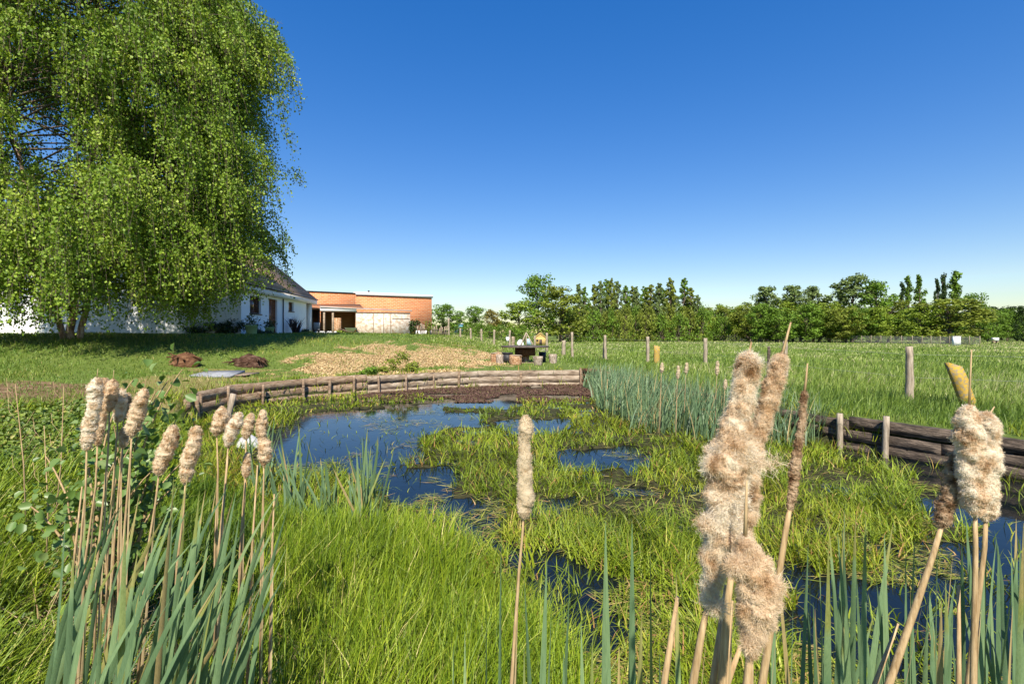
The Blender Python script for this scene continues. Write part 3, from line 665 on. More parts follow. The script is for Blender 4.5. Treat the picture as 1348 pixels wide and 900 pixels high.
# ------------------------------------------------------------------ house
def house():
    A = np.array([-15.6, 28.0]); B = np.array([-16.95, 41.2]); v = B - A; L = float(np.hypot(*v)); rz = math.atan2(v[1], v[0])
    z0 = 1.38
    root = thing('house', 'white rendered house with brown tiled roof half hidden behind the birch', 'house', (*A, z0), rz)
    # local: x along the long wall away from the viewer, y to the left (into the house), z up
    EV, W_, RG = 2.95, 14.5, 9.0
    def u_at(px):
        f = (px - CX) / F; t = (f * A[1] - A[0]) / (v[0] - f * v[1]); return t * L
    ops = [(u_at(329), u_at(343.5), 1.30, 2.36), (u_at(354), u_at(365), .06, 2.38), (u_at(380), u_at(386.5), 1.72, 2.40)]
    us = sorted({0, L - 1.5} | {o[0] for o in ops} | {o[1] for o in ops}); vs = sorted({-.6, EV} | {o[2] for o in ops} | {o[3] for o in ops})
    mb = MB()
    for i in range(len(us) - 1):
        for j in range(len(vs) - 1):
            uc, vc = (us[i] + us[i + 1]) / 2, (vs[j] + vs[j + 1]) / 2
            if any(o[0] < uc < o[1] and o[2] < vc < o[3] for o in ops): continue
            mb.add([(us[i], 0, vs[j]), (us[i + 1], 0, vs[j]), (us[i + 1], 0, vs[j + 1]), (us[i], 0, vs[j + 1])], [(0, 1, 2, 3)])
    for a, b, c, d in ops:
        for q in ([(a, 0, c), (a, .22, c), (a, .22, d), (a, 0, d)], [(b, 0, c), (b, 0, d), (b, .22, d), (b, .22, c)], [(a, 0, d), (a, .22, d), (b, .22, d), (b, 0, d)], [(a, 0, c), (b, 0, c), (b, .22, c), (a, .22, c)]):
            mb.add(q, [(0, 1, 2, 3)])
    # end wall facing the viewer (gable), far gable, rear wall
    pk = W_ / 2
    for xx in (0.0, L):
        mb.add([(xx, 0, -.6), (xx, W_, -.6), (xx, W_, EV), (xx, pk, RG - .25), (xx, 0, EV)], T=[(0, 1, 2), (0, 2, 4), (4, 2, 3)])
    mb.add([(0, W_, -.6), (L, W_, -.6), (L, W_, EV), (0, W_, EV)], [(0, 1, 2, 3)])
    # recessed porch at the far corner
    mb.add([(L - 1.5, 0, -.6), (L - 1.5, .8, -.6), (L - 1.5, .8, EV), (L - 1.5, 0, EV)], [(0, 1, 2, 3)])
    mb.add([(L - 1.5, .8, -.6), (L, .8, -.6), (L, .8, EV), (L - 1.5, .8, EV)], [(0, 1, 2, 3)])
    mb.box((L - .35, .02, -.6), (L - .05, .3, EV))
    mb.build('wall', M['white'], root)
    sl = (RG - EV) / pk
    rf = MB()
    for s_ in (0, 1):
        y0, y1 = (-.30, pk) if s_ == 0 else (W_ + .30, pk)
        za = EV + .30 - .30 * sl
        zr = RG + .3
        rf.add([(-.35, y0, za), (L + .35, y0, za), (L + .35, y1, zr), (-.35, y1, zr), (-.35, y0, za - .16), (L + .35, y0, za - .16), (L + .35, y1, zr - .2), (-.35, y1, zr - .2)],
               [(0, 1, 2, 3), (7, 6, 5, 4), (0, 3, 7, 4), (1, 5, 6, 2), (0, 4, 5, 1)])
    r = rf.build('roof', M['tiles'], root)
    ch = MB(); ch.box((8.0, pk - .5, RG - .6), (8.9, pk + .4, RG + 1.0)); ch.build('chimney', M['brick'], r)
    fa = MB(); za = EV + .30 - .30 * sl - .17
    fa.box((-.30, -.34, za - .28), (L + .30, -.28, za + .10)); fa.box((-.30, -.28, za - .28), (L + .30, -.003, za - .24))
    fa.build('fascia', M['trim'], root)
    gt = MB(); gt.tube([(-.3, -.39, za + .1), (L + .3, -.39, za + .1)], .05, 8); gt.build('gutter', M['frame'], root)
    dp = MB(); u = u_at(372); dp.tube([(u, -.05, za - .3), (u, -.05, -.3)], .04, 8); dp.build('downpipe', M['dark'], root)
    for k, (a, b, c, d) in enumerate(ops):
        isd = k == 1
        fr = MB(); t = .07; fm = M['rust'] if isd else M['frame']
        for lo_, hi_ in (((a, .12, c), (a + t, .19, d)), ((b - t, .12, c), (b, .19, d)), ((a + t, .12, d - t), (b - t, .19, d)), ((a + t, .12, c), (b - t, .19, c + t * (2 if isd else 1)))): fr.box(lo_, hi_)
        if isd: fr.box(((a + b) / 2 - .05, .125, c + .14), ((a + b) / 2 + .05, .185, d - t)); fr.box((a + t, .13, c + .9), ((a + b) / 2 - .05, .18, c + 1.0)); fr.box(((a + b) / 2 + .05, .13, c + .9), (b - t, .18, c + 1.0))
        w = fr.build('door' if isd else 'window', fm, root)
        pn = MB(); pn.box((a + t, .145, c + t), (b - t, .16, d - t)); pn.build('pane', M['pane'], w)
        if isd:
            hd = MB(); hd.tube([((a + b) / 2 + .08, .11, c + 1.05), ((a + b) / 2 + .2, .09, c + 1.05)], .015, 6); hd.build('handle', M['dark'], w)
        else:
            sl_ = MB(); sl_.box((a - .08, -.06, c - .06), (b + .08, .12, c - .003)); sl_.build('sill', M['frame'], w)
    pv = MB(); pv.box((u_at(381), -.05, .55), (u_at(384), -.004, 1.15)); pv.build('vent', M['dark'], root)
house()
tm = MB()
tm.box((-34, 25.6, .8), (-14.2, 28.0, 1.40)); tm.box((-15.2, 28.004, .8), (-13.6, 40, 1.396))
kind(tm.build('terrace', M['concrete']), 'structure')

# brick barn behind
def barn():
    A = np.array([-20.6, 45.5]); B = np.array([-8.75, 53.0]); v = B - A; L = float(np.hypot(*v)); rz = math.atan2(v[1], v[0])
    z0 = 1.2
    root = thing('brick_barn', 'long orange brick barn wall behind the house, white coping along its right half', 'barn', (*A, z0), rz)
    f = (468 - CX) / F; ux = (f * A[1] - A[0]) / (v[0] - f * v[1]) * L
    w = MB(); w.box((0, 0, -.8), (ux, 6, 4.22)); w.box((ux, .003, -.8), (L, 6, 4.10)); w.build('wall', M['brick'], root)
    c = MB(); c.box((ux, -.12, 4.10), (L + .1, 6.1, 4.40)); c.build('coping', M['trim'], root)
    c = MB(); c.box((-.1, -.08, 4.22), (ux - .01, 6.05, 4.30)); c.build('ridge_cap', M['frame'], root)
    c = MB(); c.tube([(ux + 1.4, .3, 4.4), (ux + 1.4, .3, 4.62)], .09, 8); c.build('vent_pipe', M['dark'], root)
    pl = MB(); pl.box((L - 1.9, -.06, -.8), (L - .02, -.003, .55)); pl.build('plinth', M['white'], root)
barn()
def shed():
    A = at(423, 437, 41.6)[:2]; B = at(540, 437, 44.5)[:2]; v = B - A; L = float(np.hypot(*v)); rz = math.atan2(v[1], v[0])
    root = thing('open_shed', 'low timber shed with one open bay and whitewashed plank front before the brick barn', 'shed', (*A, 1.30), rz)
    f = (468.5 - CX) / F; ux = (f * A[1] - A[0]) / (v[0] - f * v[1]) * L
    hgt = 2.15
    p = MB(); p.box((ux, 0, -.5), (L, .12, hgt - .1)); fr = p.build('plank_front', M['whiteplank'], root)
    bt = MB()
    for q in (.31, .50, .63): bt.box((ux + (L - ux) * q - .025, -.03, -.4), (ux + (L - ux) * q + .025, -.002, hgt - .16))
    bt.box((ux + (L - ux) * .66, -.025, 1.45), (L - .06, -.002, 1.50)); bt.box((ux + .02, -.035, hgt - .2), (L, -.003, hgt - .1)); bt.build('batten', M['board'], fr)
    b = MB(); b.box((-.1, -.08, hgt - .1), (ux + .05, .12, hgt + .20)); b.build('beam', M['trim'], root)
    r = MB(); r.add([(-.1, -.15, hgt + .2), (L + .15, -.15, hgt + .02), (L + .15, 3.4, hgt + .2), (-.1, 3.4, hgt + .45), (-.1, -.15, hgt + .28), (L + .15, -.15, hgt + .1), (L + .15, 3.4, hgt + .28), (-.1, 3.4, hgt + .53)],
                    [(3, 2, 1, 0), (4, 5, 6, 7), (0, 1, 5, 4), (1, 2, 6, 5), (2, 3, 7, 6), (3, 0, 4, 7)]); r.build('roof', M['concrete'], root)
    s = MB(); s.box((0, 2.8, -.5), (L, 2.9, hgt)); s.box((L - .1, .12, -.5), (L, 2.8, hgt - .1)); s.box((ux + .02, .13, -.5), (ux + .1, 2.8, hgt)); s.build('back_wall', M['ply'], root)
    for q in (0.05, .30): po = MB(); po.box((ux * q, 0, -.5), (ux * q + .16, .14, hgt - .1)); po.build('post', M['greylog'], root)
    s2 = MB(); s2.box((ux * .30 + .16, .05, -.4), (ux * .30 + .75, .1, 1.5)); s2.build('side_panel', M['stump_red'], root)
    # tiled lean-to roof left of the shed
    l2 = thing('lean_to', 'small lean-to with red tiles between the house corner and the open shed', 'lean-to', (*(A + np.array([-.3, .6])), 1.30), rz)
    r = MB(); r.add([(-3.4, -.3, 2.2), (3.6, -.1, 2.42), (3.6, 3.6, 2.95), (-3.4, 3.6, 2.8), (-3.4, -.3, 2.1), (3.6, -.1, 2.35), (3.6, 3.6, 2.85), (-3.4, 3.6, 2.7)],
                    [(0, 1, 2, 3), (7, 6, 5, 4), (0, 4, 5, 1), (1, 5, 6, 2), (3, 2, 6, 7), (0, 3, 7, 4)]); r.build('roof', M['redtiles'], l2)
    for q in (-3.2, -1.6, -.2): po = MB(); po.box((q, 0, -.5), (q + .12, .12, 2.1)); po.build('post', M['frame'], l2)
    bw = MB(); bw.box((-3.4, 2.6, -.5), (0, 2.7, 2.6)); bw.build('back_wall', M['frame'], l2)
shed()

# ------------------------------------------------------------------ small plants as things
def bush(name, label, cat, loc, rx, ry, h, mat, n, size, group=None, seed=0, spiky=False, trunk=True):
    rg = np.random.default_rng(seed)
    root = thing(name, label, cat, loc, 0, group)
    if spiky:
        az = rg.uniform(0, 6.28, n); hh = h * rg.uniform(.6, 1.1, n)
        V, Q, T, ids = blades(rg.normal(0, rx * .12, n), rg.normal(0, ry * .12, n), np.zeros(n), hh, np.full(n, size), rg.uniform(.1, .8, n) * rx / h * 1.6, az, .5, seg=3)
        np_mesh('foliage', V, [Q, T], mat, root, {'rnd': rg.random(n)[ids]})
    else:
        nc = max(5, n // 90); cc = rg.normal(0, 1, (nc, 3)); cc /= np.linalg.norm(cc, axis=1, keepdims=True); cc *= rg.uniform(.35, .95, (nc, 1))
        C = cc[rg.integers(0, nc, n)] + rg.normal(0, .2, (n, 3)); C[:, 2] = np.abs(C[:, 2] * .9) if h < .8 else C[:, 2]
        P = C * np.array([rx, ry, h * .5]) + np.array([0, 0, h * (.5 if h >= .8 else .1)])
        V, Q, rr = leaves(P, C + rg.normal(0, .7, (n, 3)) + np.array([0, -.3, .4]), rg.normal(0, 1, (n, 3)), rg.uniform(.6, 1.3, n) * size, .7, np.clip(rg.normal(.5, .25, n), 0, 1))
        np_mesh('foliage', V, Q, mat, root, {'rnd': rr})
    if trunk:
        st = MB()
        for k in range(5):
            a = rg.uniform(0, 6.28); st.tube([(0, 0, -.05), (math.cos(a) * rx * .2, math.sin(a) * ry * .2, h * .4), (math.cos(a) * rx * .5, math.sin(a) * ry * .5, h * .8)], [.02 + h * .012, .015, .006], 5)
        st.build('stem', M['trunk'], root)
    return root

# ------------------------------------------------------------------ far trees
def tree_mesh(shape, h, w, n, size, seed, mat, trunk_h=.2):
    rg = np.random.default_rng(seed)
    nc = {'round': 60, 'poplar': 34, 'tall': 90, 'bush': 36, 'airy': 64}[shape]
    cs = []; rad = []
    for k in range(nc):
        u = rg.random()
        if shape == 'poplar':
            z = h * (.10 + .88 * (k + rg.random()) / nc); r = w * .5 * (1 - ((z / h - .45) / .58) ** 2 * .85) * rg.uniform(.1, .7); cr = w * .24 * (1.15 - .6 * z / h)
        elif shape == 'tall':
            z = h * (.12 + .86 * (k + rg.random()) / nc); prof = np.interp(z / h, [0, .2, .5, .8, 1], [.7, 1, .9, .6, .16]); r = w * .5 * prof * rg.uniform(.3, 1); cr = w * .15 * (.3 + prof * .8)
        elif shape == 'airy':
            z = h * (.2 + .78 * (k + rg.random()) / nc); prof = np.interp(z / h, [0, .25, .6, .85, 1], [.5, .9, 1, .7, .2]); r = w * .5 * prof * rg.uniform(.2, 1); cr = w * .13
        elif shape == 'bush':
            z = h * (.08 + .85 * rg.random()); prof = math.sqrt(max(.05, 1 - (z / h) ** 2)); r = w * .5 * prof * rg.uniform(.3, 1); cr = w * .17
        else:
            z = h * (.14 + .82 * (k + rg.random()) / nc); prof = math.sqrt(max(.05, 1 - ((z / h - .5) / .56) ** 2)); r = w * .5 * prof * math.sqrt(rg.random()); cr = w * .17
        a = rg.uniform(0, 6.28); cs.append((math.cos(a) * r, math.sin(a) * r, z)); rad.append(cr * rg.uniform(.7, 1.25))
    cs = np.array(cs); rad = np.array(rad)
    pk = rg.integers(0, nc, n); dv = rg.normal(0, 1, (n, 3)); dv /= np.linalg.norm(dv, axis=1, keepdims=True)
    P = cs[pk] + dv * rad[pk][:, None] * (rg.random((n, 1)) ** .45) * np.array([1, 1, .75 if shape not in ('poplar',) else 1.6])
    V, Q, rr = leaves(P, dv + rg.normal(0, .55, (n, 3)) + np.array([0, 0, .3]), rg.normal(0, 1, (n, 3)), rg.uniform(.6, 1.35, n) * size, .85, np.clip(rg.normal(.5, .2, n) + (rg.random(nc)[pk] - .5) * .5, 0, 1))
    t = MB(); top = h * (.9 if shape in ('poplar', 'tall', 'airy') else .6)
    zz = np.linspace(-.5, top, 8); pts = np.stack([np.cumsum(rg.normal(0, .06, 8)), np.cumsum(rg.normal(0, .06, 8)), zz], 1)
    t.tube(pts, np.linspace(h * .018 + .06, .03, 8), 6)
    for c in cs[::2]:
        q = np.array([0, 0, max(.4, c[2] - rad.mean() - .15 * h)]); t.tube([q, (q + c) / 2 + (0, 0, .05 * h), c], [.012 * h * .5 + .02, .03, .015], 4, cap=False)
    return V, Q, rr, t
PROTO = {}
def plant_tree(key, shape, mat, px, base_py, top_py, wpx, d, label, seed=0, group=None, n=4600, cat='tree', name=None):
    """one tree of real size at depth d; copies share meshes"""
    X = (px - CX) / F * d; z0 = h1(X, d) - .1
    ztop = H - (top_py - HY) / F * d; h = max(1.5, ztop - z0); w = wpx / F * d
    k = (key, shape, mat)
    if k not in PROTO:
        hh, ww = (12.0, 7.0) if shape in ('round', 'airy') else (13.0, 3.0) if shape == 'poplar' else (12.0, 4.0) if shape == 'tall' else (4.0, 6.0)
        root = thing(name or {'poplar': 'poplar_tree', 'bush': 'bush', 'round': 'broadleaf_tree', 'tall': 'slender_tree', 'airy': 'slender_tree'}[shape], label, cat, (X, d, z0), 0, group)
        V, Q, rr, t = tree_mesh(shape, hh, ww, n, .28 if shape in ('bush', 'tall') else .36, hash(k[0]) % 1 + len(PROTO) * 7 + 3, mat)
        t.build('trunk', M['trunk'], root); np_mesh('crown', V, Q, mat, root, {'rnd': rr})
        PROTO[k] = (root, hh, ww); o = root
    else:
        o = dup(PROTO[k][0], (X, d, z0), label=label)
        if group: o['group'] = group
        elif 'group' in o: del o['group']
    hh, ww = PROTO[k][1:]
    o.scale = (w / ww, w / ww, h / hh); o.rotation_euler[2] = random.uniform(0, 6.28)
    return o
T_ = lambda c: M['t_' + c]
plant_tree('a', 'round', T_('green'), 708, 437, 362, 52, 92, 'tall green tree rising highest at the left end of the far wood, behind the playhouse')
plant_tree('a', 'round', T_('lime'), 683, 437, 396, 52, 80, 'bright green rounded tree just left of the yellow playhouse')
plant_tree('b', 'round', T_('olive'), 740, 440, 377, 66, 78, 'broad olive green tree right behind the yellow playhouse')
plant_tree('a', 'round', T_('green'), 627, 437, 403, 32, 80, 'small round green tree between the blue shed and the yellowish tree')
plant_tree('b', 'round', T_('gold'), 648, 437, 407, 26, 78, 'small yellowish tree behind the post and wire fence')
plant_tree('c', 'round', T_('green'), 584, 437, 400, 40, 66, 'dark green tree beside the right end of the brick barn')
plant_tree('a', 'round', T_('green'), 606, 437, 409, 18, 120, 'distant small tree seen just above the blue shed roof')
g_row = 'slender trees in the tall row beyond the meadow'
for q in range(19):
    px = 762 + q * 8.5 + random.uniform(-4, 4)
    plant_tree('t%d' % (q % 3), 'tall', (T_('grey'), T_('green'), T_('olive'))[q % 3], px, 445, 364 + random.uniform(0, 16) + (8 if q in (0, 18) else 0), random.uniform(17, 26), 92 + random.uniform(-4, 4),
               'slender loose-crowned tree in the tall close row beyond the meadow', group=g_row, n=4800)
for q in range(13):
    px = 752 + q * 14.5 + random.uniform(-4, 4)
    plant_tree('u%d' % (q % 2), 'bush', (T_('green'), T_('olive'))[q % 2], px, 445, 398 + random.uniform(0, 16), random.uniform(26, 40), 87 + random.uniform(-3, 2),
               'dense green undergrowth bush at the foot of the tall tree row', group='bushes under the tall tree row', cat='bush', n=1500)
for q in range(14):
    px = 896 + q * 10 + random.uniform(-3, 3)
    plant_tree('b', 'round', (T_('olive'), T_('green'), T_('lime'))[q % 3], px, 446, 400 + random.uniform(-2, 8), random.uniform(26, 36), 108 + random.uniform(-10, 10),
               'low rounded tree in the even dip of the far wood', group='rounded trees in the dip of the wood')
for q in range(9):
    px = 905 + q * 15 + random.uniform(-5, 5)
    plant_tree('u%d' % (q % 2), 'bush', (T_('lime'), T_('green'))[q % 2], px, 446, 416 + random.uniform(-4, 8), random.uniform(24, 34), 95 + random.uniform(-4, 4),
               'leafy bush along the wire mesh fence below the dip of the wood', group='bushes behind the mesh fence', cat='bush', n=1500)
plant_tree('e', 'airy', T_('grey'), 1008, 447, 377, 50, 92, 'first thin grey-green tree with see-through top, right of the dip in the wood')
plant_tree('e', 'airy', T_('grey'), 1044, 447, 376, 48, 90, 'second thin grey-green tree with see-through top, between dip and big tree')
plant_tree('e', 'airy', T_('grey'), 1070, 447, 377, 42, 92, 'third thin grey-green tree with see-through top, beside the big pale tree')
plant_tree('f', 'airy', T_('grey'), 1122, 449, 363, 66, 88, 'big pale grey-green tree with bare twiggy crown, left of the poplars')
plant_tree('f', 'airy', T_('green'), 1154, 449, 370, 56, 84, 'big ragged green tree leaning against the pale one, left of the poplars')
for q in range(13):
    px = 990 + q * 15 + random.uniform(-4, 4)
    plant_tree('c', 'round', (T_('olive'), T_('green'), T_('green'), T_('lime'))[q % 4], px, 448, 399 + random.uniform(-7, 9), random.uniform(32, 48), 84 + random.uniform(-5, 6),
               'dense lower tree filling the wood edge between the thin trees and the poplars', group='dense wood edge trees')
for q, (px, tp, w, mt) in enumerate(((1188, 372, 10, 'dark'), (1196, 362, 12, 'green'), (1211, 361, 15, 'green'), (1234, 367, 10, 'dark'), (1242, 361, 11, 'dark'), (1257, 356, 19, 'green'))):
    plant_tree('p%d' % (q % 2), 'poplar', T_(mt), px, 450, tp, w * 1.3, 104, ('short dark poplar at the left end of the first poplar trio', 'slim middle poplar of the first poplar trio', 'thicker sunlit poplar at the right of the first trio',
               'dark slim poplar leading the second poplar trio', 'very dark narrow poplar squeezed in the second trio', 'tallest and broadest poplar, sunlit, at the right of all poplars')[q], n=2200)
plant_tree('c', 'round', T_('olive'), 1248, 450, 393, 80, 76, 'broad rounded olive tree standing below the second poplar trio')
plant_tree('b', 'round', T_('lime'), 1210, 450, 400, 50, 78, 'bright green rounded tree below the first poplar trio')
plant_tree('a', 'round', T_('green'), 1281, 450, 386, 34, 80, 'green tree with slanting shoulder right of the tallest poplar')
for q in range(5):
    plant_tree('a', 'round', T_('green'), 1300 + q * 13, 450, 406 + (q % 2) * 5, 28, 92 + q * 2, 'small distant tree in the row at the right edge of the wood', group='small trees at the right edge')
plant_tree('a', 'round', T_('dark'), 1352, 450, 402, 26, 70, 'dark tree cut by the right edge of the picture')
plant_tree('u0', 'bush', T_('lime'), 1274, 455, 440, 17, 66, 'round bright green bush right of the white cabinet', cat='bush', n=1500)
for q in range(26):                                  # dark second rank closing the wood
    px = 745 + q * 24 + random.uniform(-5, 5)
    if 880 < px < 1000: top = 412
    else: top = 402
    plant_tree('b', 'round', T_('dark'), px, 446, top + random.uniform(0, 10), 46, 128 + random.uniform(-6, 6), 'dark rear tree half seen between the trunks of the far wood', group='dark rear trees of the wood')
for q in range(9):
    px = 570 + q * 15; plant_tree('u%d' % (q % 2), 'bush', T_('green'), px, 437, 427 + random.uniform(-2, 3), 26, 72 + random.uniform(-3, 3), 'low hedge-like bush behind the left end of the fence', group='low bushes behind the fence', cat='bush', n=1500)

# ------------------------------------------------------------------ posts
def post(px, top, base, wpx, label, mat='post', d=None, lean=0.0, square=False, name='fence_post', cat='fence post', group='posts of the meadow fence'):
    if d is None: X, d, z = hit(px, base)
    else: X = (px - CX) / F * d; z = h1(X, d)
    h = (H - (top - HY) / F * d) - z; w = wpx / F * d
    root = thing(name, label, cat, (X, d, z), random.uniform(-.3, .3) if square else 0, group)
    mb = MB()
    if square:
        zz = np.linspace(-.3, h, 5)
        V = []
        for q in zz:
            o = lean * q; V += [(-w / 2 + o, -w / 4, q), (w / 2 + o, -w / 4, q), (w / 2 + o, w / 4, q), (-w / 2 + o, w / 4, q)]
        V = np.array(V) + RNG.normal(0, w * .025, (len(V), 3)); V[-4:, 2] += (V[-4:, 0] - V[-4:, 0].mean()) * -.25
        Q = [(i * 4 + j, i * 4 + (j + 1) % 4, i * 4 + 4 + (j + 1) % 4, i * 4 + 4 + j) for i in range(4) for j in range(4)] + [(16, 17, 18, 19)]
        mb.add(V, Q)
    else:
        zz = np.linspace(-.3, h, 9)
        mb.tube([(lean * q + RNG.normal(0, w * .04), 0, q) for q in zz], w / 2 * np.linspace(1.08, .92, 9), 9, lump=.06, seed=int(px))
    mb.build('shaft', M[mat], root)
    return root, np.array([X, d, z]), h
PP = []
for (px, tp, bs, w, d, lab) in (
    (1197.5, 456, 529.5, 9, None, 'tall round grey fence post with torn top, nearest to the pond corner'),
    (1033, 449, 505, 6, None, 'grey fence post rising right behind the tallest foreground cattails'),
    (928.7, 445, 481, 5, None, 'grey fence post above the middle of the green reed bed'),
    (852.8, 443, 478, 4.2, None, 'grey fence post just left of the short yellow board'),
    (797, 441, 474, 3.8, None, 'fence post with a short stake leaning beside it, right of the log wall end'),
    (753.5, 437, 471, 3.4, None, 'slim dark fence post between the upright log and the leaning stake'),
    (720, 438, 461, 3.2, 39, 'pale fence post just right of the yellow playhouse'),
    (704, 442, 455, 2.6, 44, 'short fence post below the yellow playhouse'),
    (671, 434.5, 455, 2.8, 46, 'fence post behind the left rim of the round table, carrying the white bucket'),
    (650.4, 434, 452, 2.8, 48, 'pale fence post left of the round table'),
    (633.8, 433, 449, 2.6, 52, 'second pale fence post left of the table'),
    (619.6, 432, 448, 2.6, 54, 'third pale fence post left of the table, below the small round tree'),
    (606, 432, 446, 2.4, 57, 'thin fence post below the blue shed')):
    PP.append(post(px, tp, bs, w, lab, d=d, lean=random.uniform(-.02, .02))[1:])
w = MB(); tp_ = [p + np.array([0, 0, h * .86]) for p, h in PP] ; md_ = [p + np.array([0, 0, h * .45]) for p, h in PP]
ext = [np.array([13.5, 7.2, 1.0]), np.array([13.5, 7.2, .55])]
w.tube([ext[0]] + tp_, .0022, 4, cap=False); w.tube([ext[1]] + md_, .0022, 4, cap=False)
tag(w.build('fence_wire', M['wire']), 'two thin wires strung along the grey fence posts of the meadow', 'wire')
post(794.6, 450, 467, 3.4, 'short weathered stake leaning beside a taller fence post', d=27.5, lean=.04, name='stake', cat='stake', group=None)
post(742, 448, 460, 5.2, 'short thick upright log standing in the grass right of the stools', d=33, name='upright_log', cat='log', group=None)
post(864.5, 455, 472, 6.8, 'short yellow lichen covered board standing in the meadow', 'lichen', d=23, square=True, name='lichen_board', cat='board', group=None)
post(1012, 456, 474, 4, 'short dark stake behind the right hand fluffy foreground cattail', 'blacklog', d=20, name='stake', cat='stake', group=None)
post(1277, 480, 523, 16, 'leaning flat post with orange lichen behind the right cattails', 'lichen', d=9.6, lean=-.32, square=True, name='leaning_post', cat='post', group=None)
post(675, 443, 456, 4.2, 'pale leaning plank post behind the round table', 'greylog', d=45, lean=.05, square=True, name='plank_post', cat='post', group=None)
post(590.7, 419, 440, 2.6, 'tall bare pole by the left end of the paling fence', d=60, name='pole', cat='pole', group=None)
post(297, 518, 545, 7, 'broken grey stake leaning at the near end of the brown log wall', 'post', d=10.2, lean=.25, square=True, name='broken_stake', cat='stake', group=None)

# far wire-mesh fence
def mesh_fence():
    P = [at(735, 445, 104), at(914, 446, 100), at(1030, 447, 90), at(1120, 449, 80), at(1207, 452, 71), at(1290, 453, 64)]
    P = np.array([(p[0], p[1], h1(p[0], p[1])) for p in P])
    seg = np.linspace(0, len(P) - 1, 34); pts = np.stack([np.interp(seg, np.arange(len(P)), P[:, c]) for c in range(3)], 1)
    root = thing('mesh_fence', 'long low wire mesh fence on thin posts at the foot of the far wood', 'fence', pts[0])
    for p in pts:
        m = MB(); m.tube([p - (0, 0, .3), p + (0, 0, 1.25)], .04, 6); m.build('post', M['post'], root, origin=pts[0])
    w = MB()
    for q in np.linspace(.1, 1.15, 8): w.tube(pts + (0, 0, q), .008, 3, cap=False)
    fine = np.stack([np.interp(np.linspace(0, 33, 700), np.arange(34), pts[:, c]) for c in range(3)], 1)
    for p in fine: w.tube([p + (0, 0, .1), p + (0, 0, 1.15)], .007, 3, cap=False)
    w.build('wire_mesh', M['wire'], root, origin=pts[0])
mesh_fence()
p = at(1259, 455, 62); z = h1(p[0], p[1])
r = thing('white_cabinet', 'small white box cabinet at the end of the mesh fence', 'cabinet', (p[0], p[1], z))
m = MB(); m.box((-.38, -.2, -.1), (.38, .2, 1.2)); m.build('body', M['white'], r); m = MB(); m.box((-.44, -.26, 1.2), (.44, .26, 1.27)); m.build('lid', M['concrete'], r)
m = MB(); m.box((-.32, -.225, .05), (.32, -.202, 1.12)); m.build('door', M['trim'], r)
p = at(1310, 452, 80); z = h1(p[0], p[1])
r = thing('white_trough', 'tiny white water trough far off below the trees at the right', 'trough', (p[0], p[1], z))
m = MB(); m.box((-.35, -.3, .45), (.35, .3, .95)); m.build('basin', M['white'], r)
for sx in (-.26, .26): m = MB(); m.box((sx - .06, -.25, -.1), (sx + .06, .25, .45)); m.build('leg', M['greylog'], r)
# paling fence by the barn
a, b = at(549, 438, 50), at(590, 440, 56)
r = thing('paling_fence', 'old grey paling fence sagging away from the brick barn', 'fence', (a[0], a[1], h1(a[0], a[1])))
m = MB()
for q in np.linspace(0, 1, 26):
    p = a + (b - a) * q; z = h1(p[0], p[1]); l = random.uniform(-.15, .15); hh = random.uniform(.75, 1.15)
    m.tube([(p[0], p[1], z - .1), (p[0] + l, p[1], z + hh)], .05, 5)
m.build('paling', M['greylog'], r, origin=r.location)
m = MB(); m.tube([(*a[:2], h1(*a[:2]) + .6), (*b[:2], h1(*b[:2]) + .6)], .03, 5); m.build('rail', M['post'], r, origin=r.location)

# playhouse, tarp, sheet, blue shed, tripod, bucket
p = at(711, 440, 58); z = h1(p[0], p[1])
r = thing('playhouse', 'yellow wooden playhouse with a pitched roof under the olive tree', 'playhouse', (p[0], p[1], z))
m = MB(); m.box((-.65, -.5, 0), (.65, .5, .95)); m.add([(-.65, -.5, .95), (.65, -.5, .95), (0, -.5, 1.42), (-.65, .5, .95), (.65, .5, .95), (0, .5, 1.42)], T=[(0, 1, 2), (4, 3, 5)]); m.build('wall', M['yellowwood'], r)
m = MB()
for sg in (-1, 1): m.add([(sg * .8, -.6, .88), (sg * .8, .6, .88), (0, .6, 1.5), (0, -.6, 1.5), (sg * .8, -.6, .80), (sg * .8, .6, .80), (0, .6, 1.42), (0, -.6, 1.42)], [(0, 1, 2, 3), (4, 5, 6, 7), (0, 3, 7, 4), (1, 5, 6, 2), (0, 4, 5, 1)])
m.build('roof', M['yellowwood'], r)
m = MB(); m.box((-.12, -.52, .08), (.2, -.502, .7)); m.build('door', M['frame'], r); m = MB(); m.box((-.48, -.52, .45), (-.22, -.502, .72)); m.build('window', M['frame'], r)
p = at(685, 440, 57); z = h1(p[0], p[1])
r = thing('tarp_dome', 'white rounded tarpaulin heap left of the yellow playhouse', 'tarpaulin', (p[0], p[1], z))
th = np.linspace(0, 1, 7); m = MB(); m.tube([(0, 0, q * .75 - .05) for q in th], .42 * np.sqrt(np.clip(1 - th ** 2.5, .03, 1)), 14, lump=.04, seed=2); m.build('cover', M['tarp'], r, True)
m = MB(); m.tube([(math.cos(q) * .46, math.sin(q) * .46, .03) for q in np.linspace(0, 6.28, 20)], .04, 5); m.build('hem', M['concrete'], r)
p = at(697, 440, 57); z = h1(p[0], p[1])
r = thing('leaning_sheet', 'grey-blue sheet leaning upright between the white heap and the playhouse', 'sheet', (p[0], p[1], z))
m = MB(); m.box((-.25, -.02, 0), (.25, .02, .8), M=Matrix.Rotation(R(-14), 4, 'Y')); m.build('sheet', M['bluesheet'], r); m = MB(); m.tube([(.1, .05, 0), (0, .05, .7)], .03, 5); m.build('prop', M['post'], r)
p = at(604, 436, 74); z = h1(p[0], p[1])
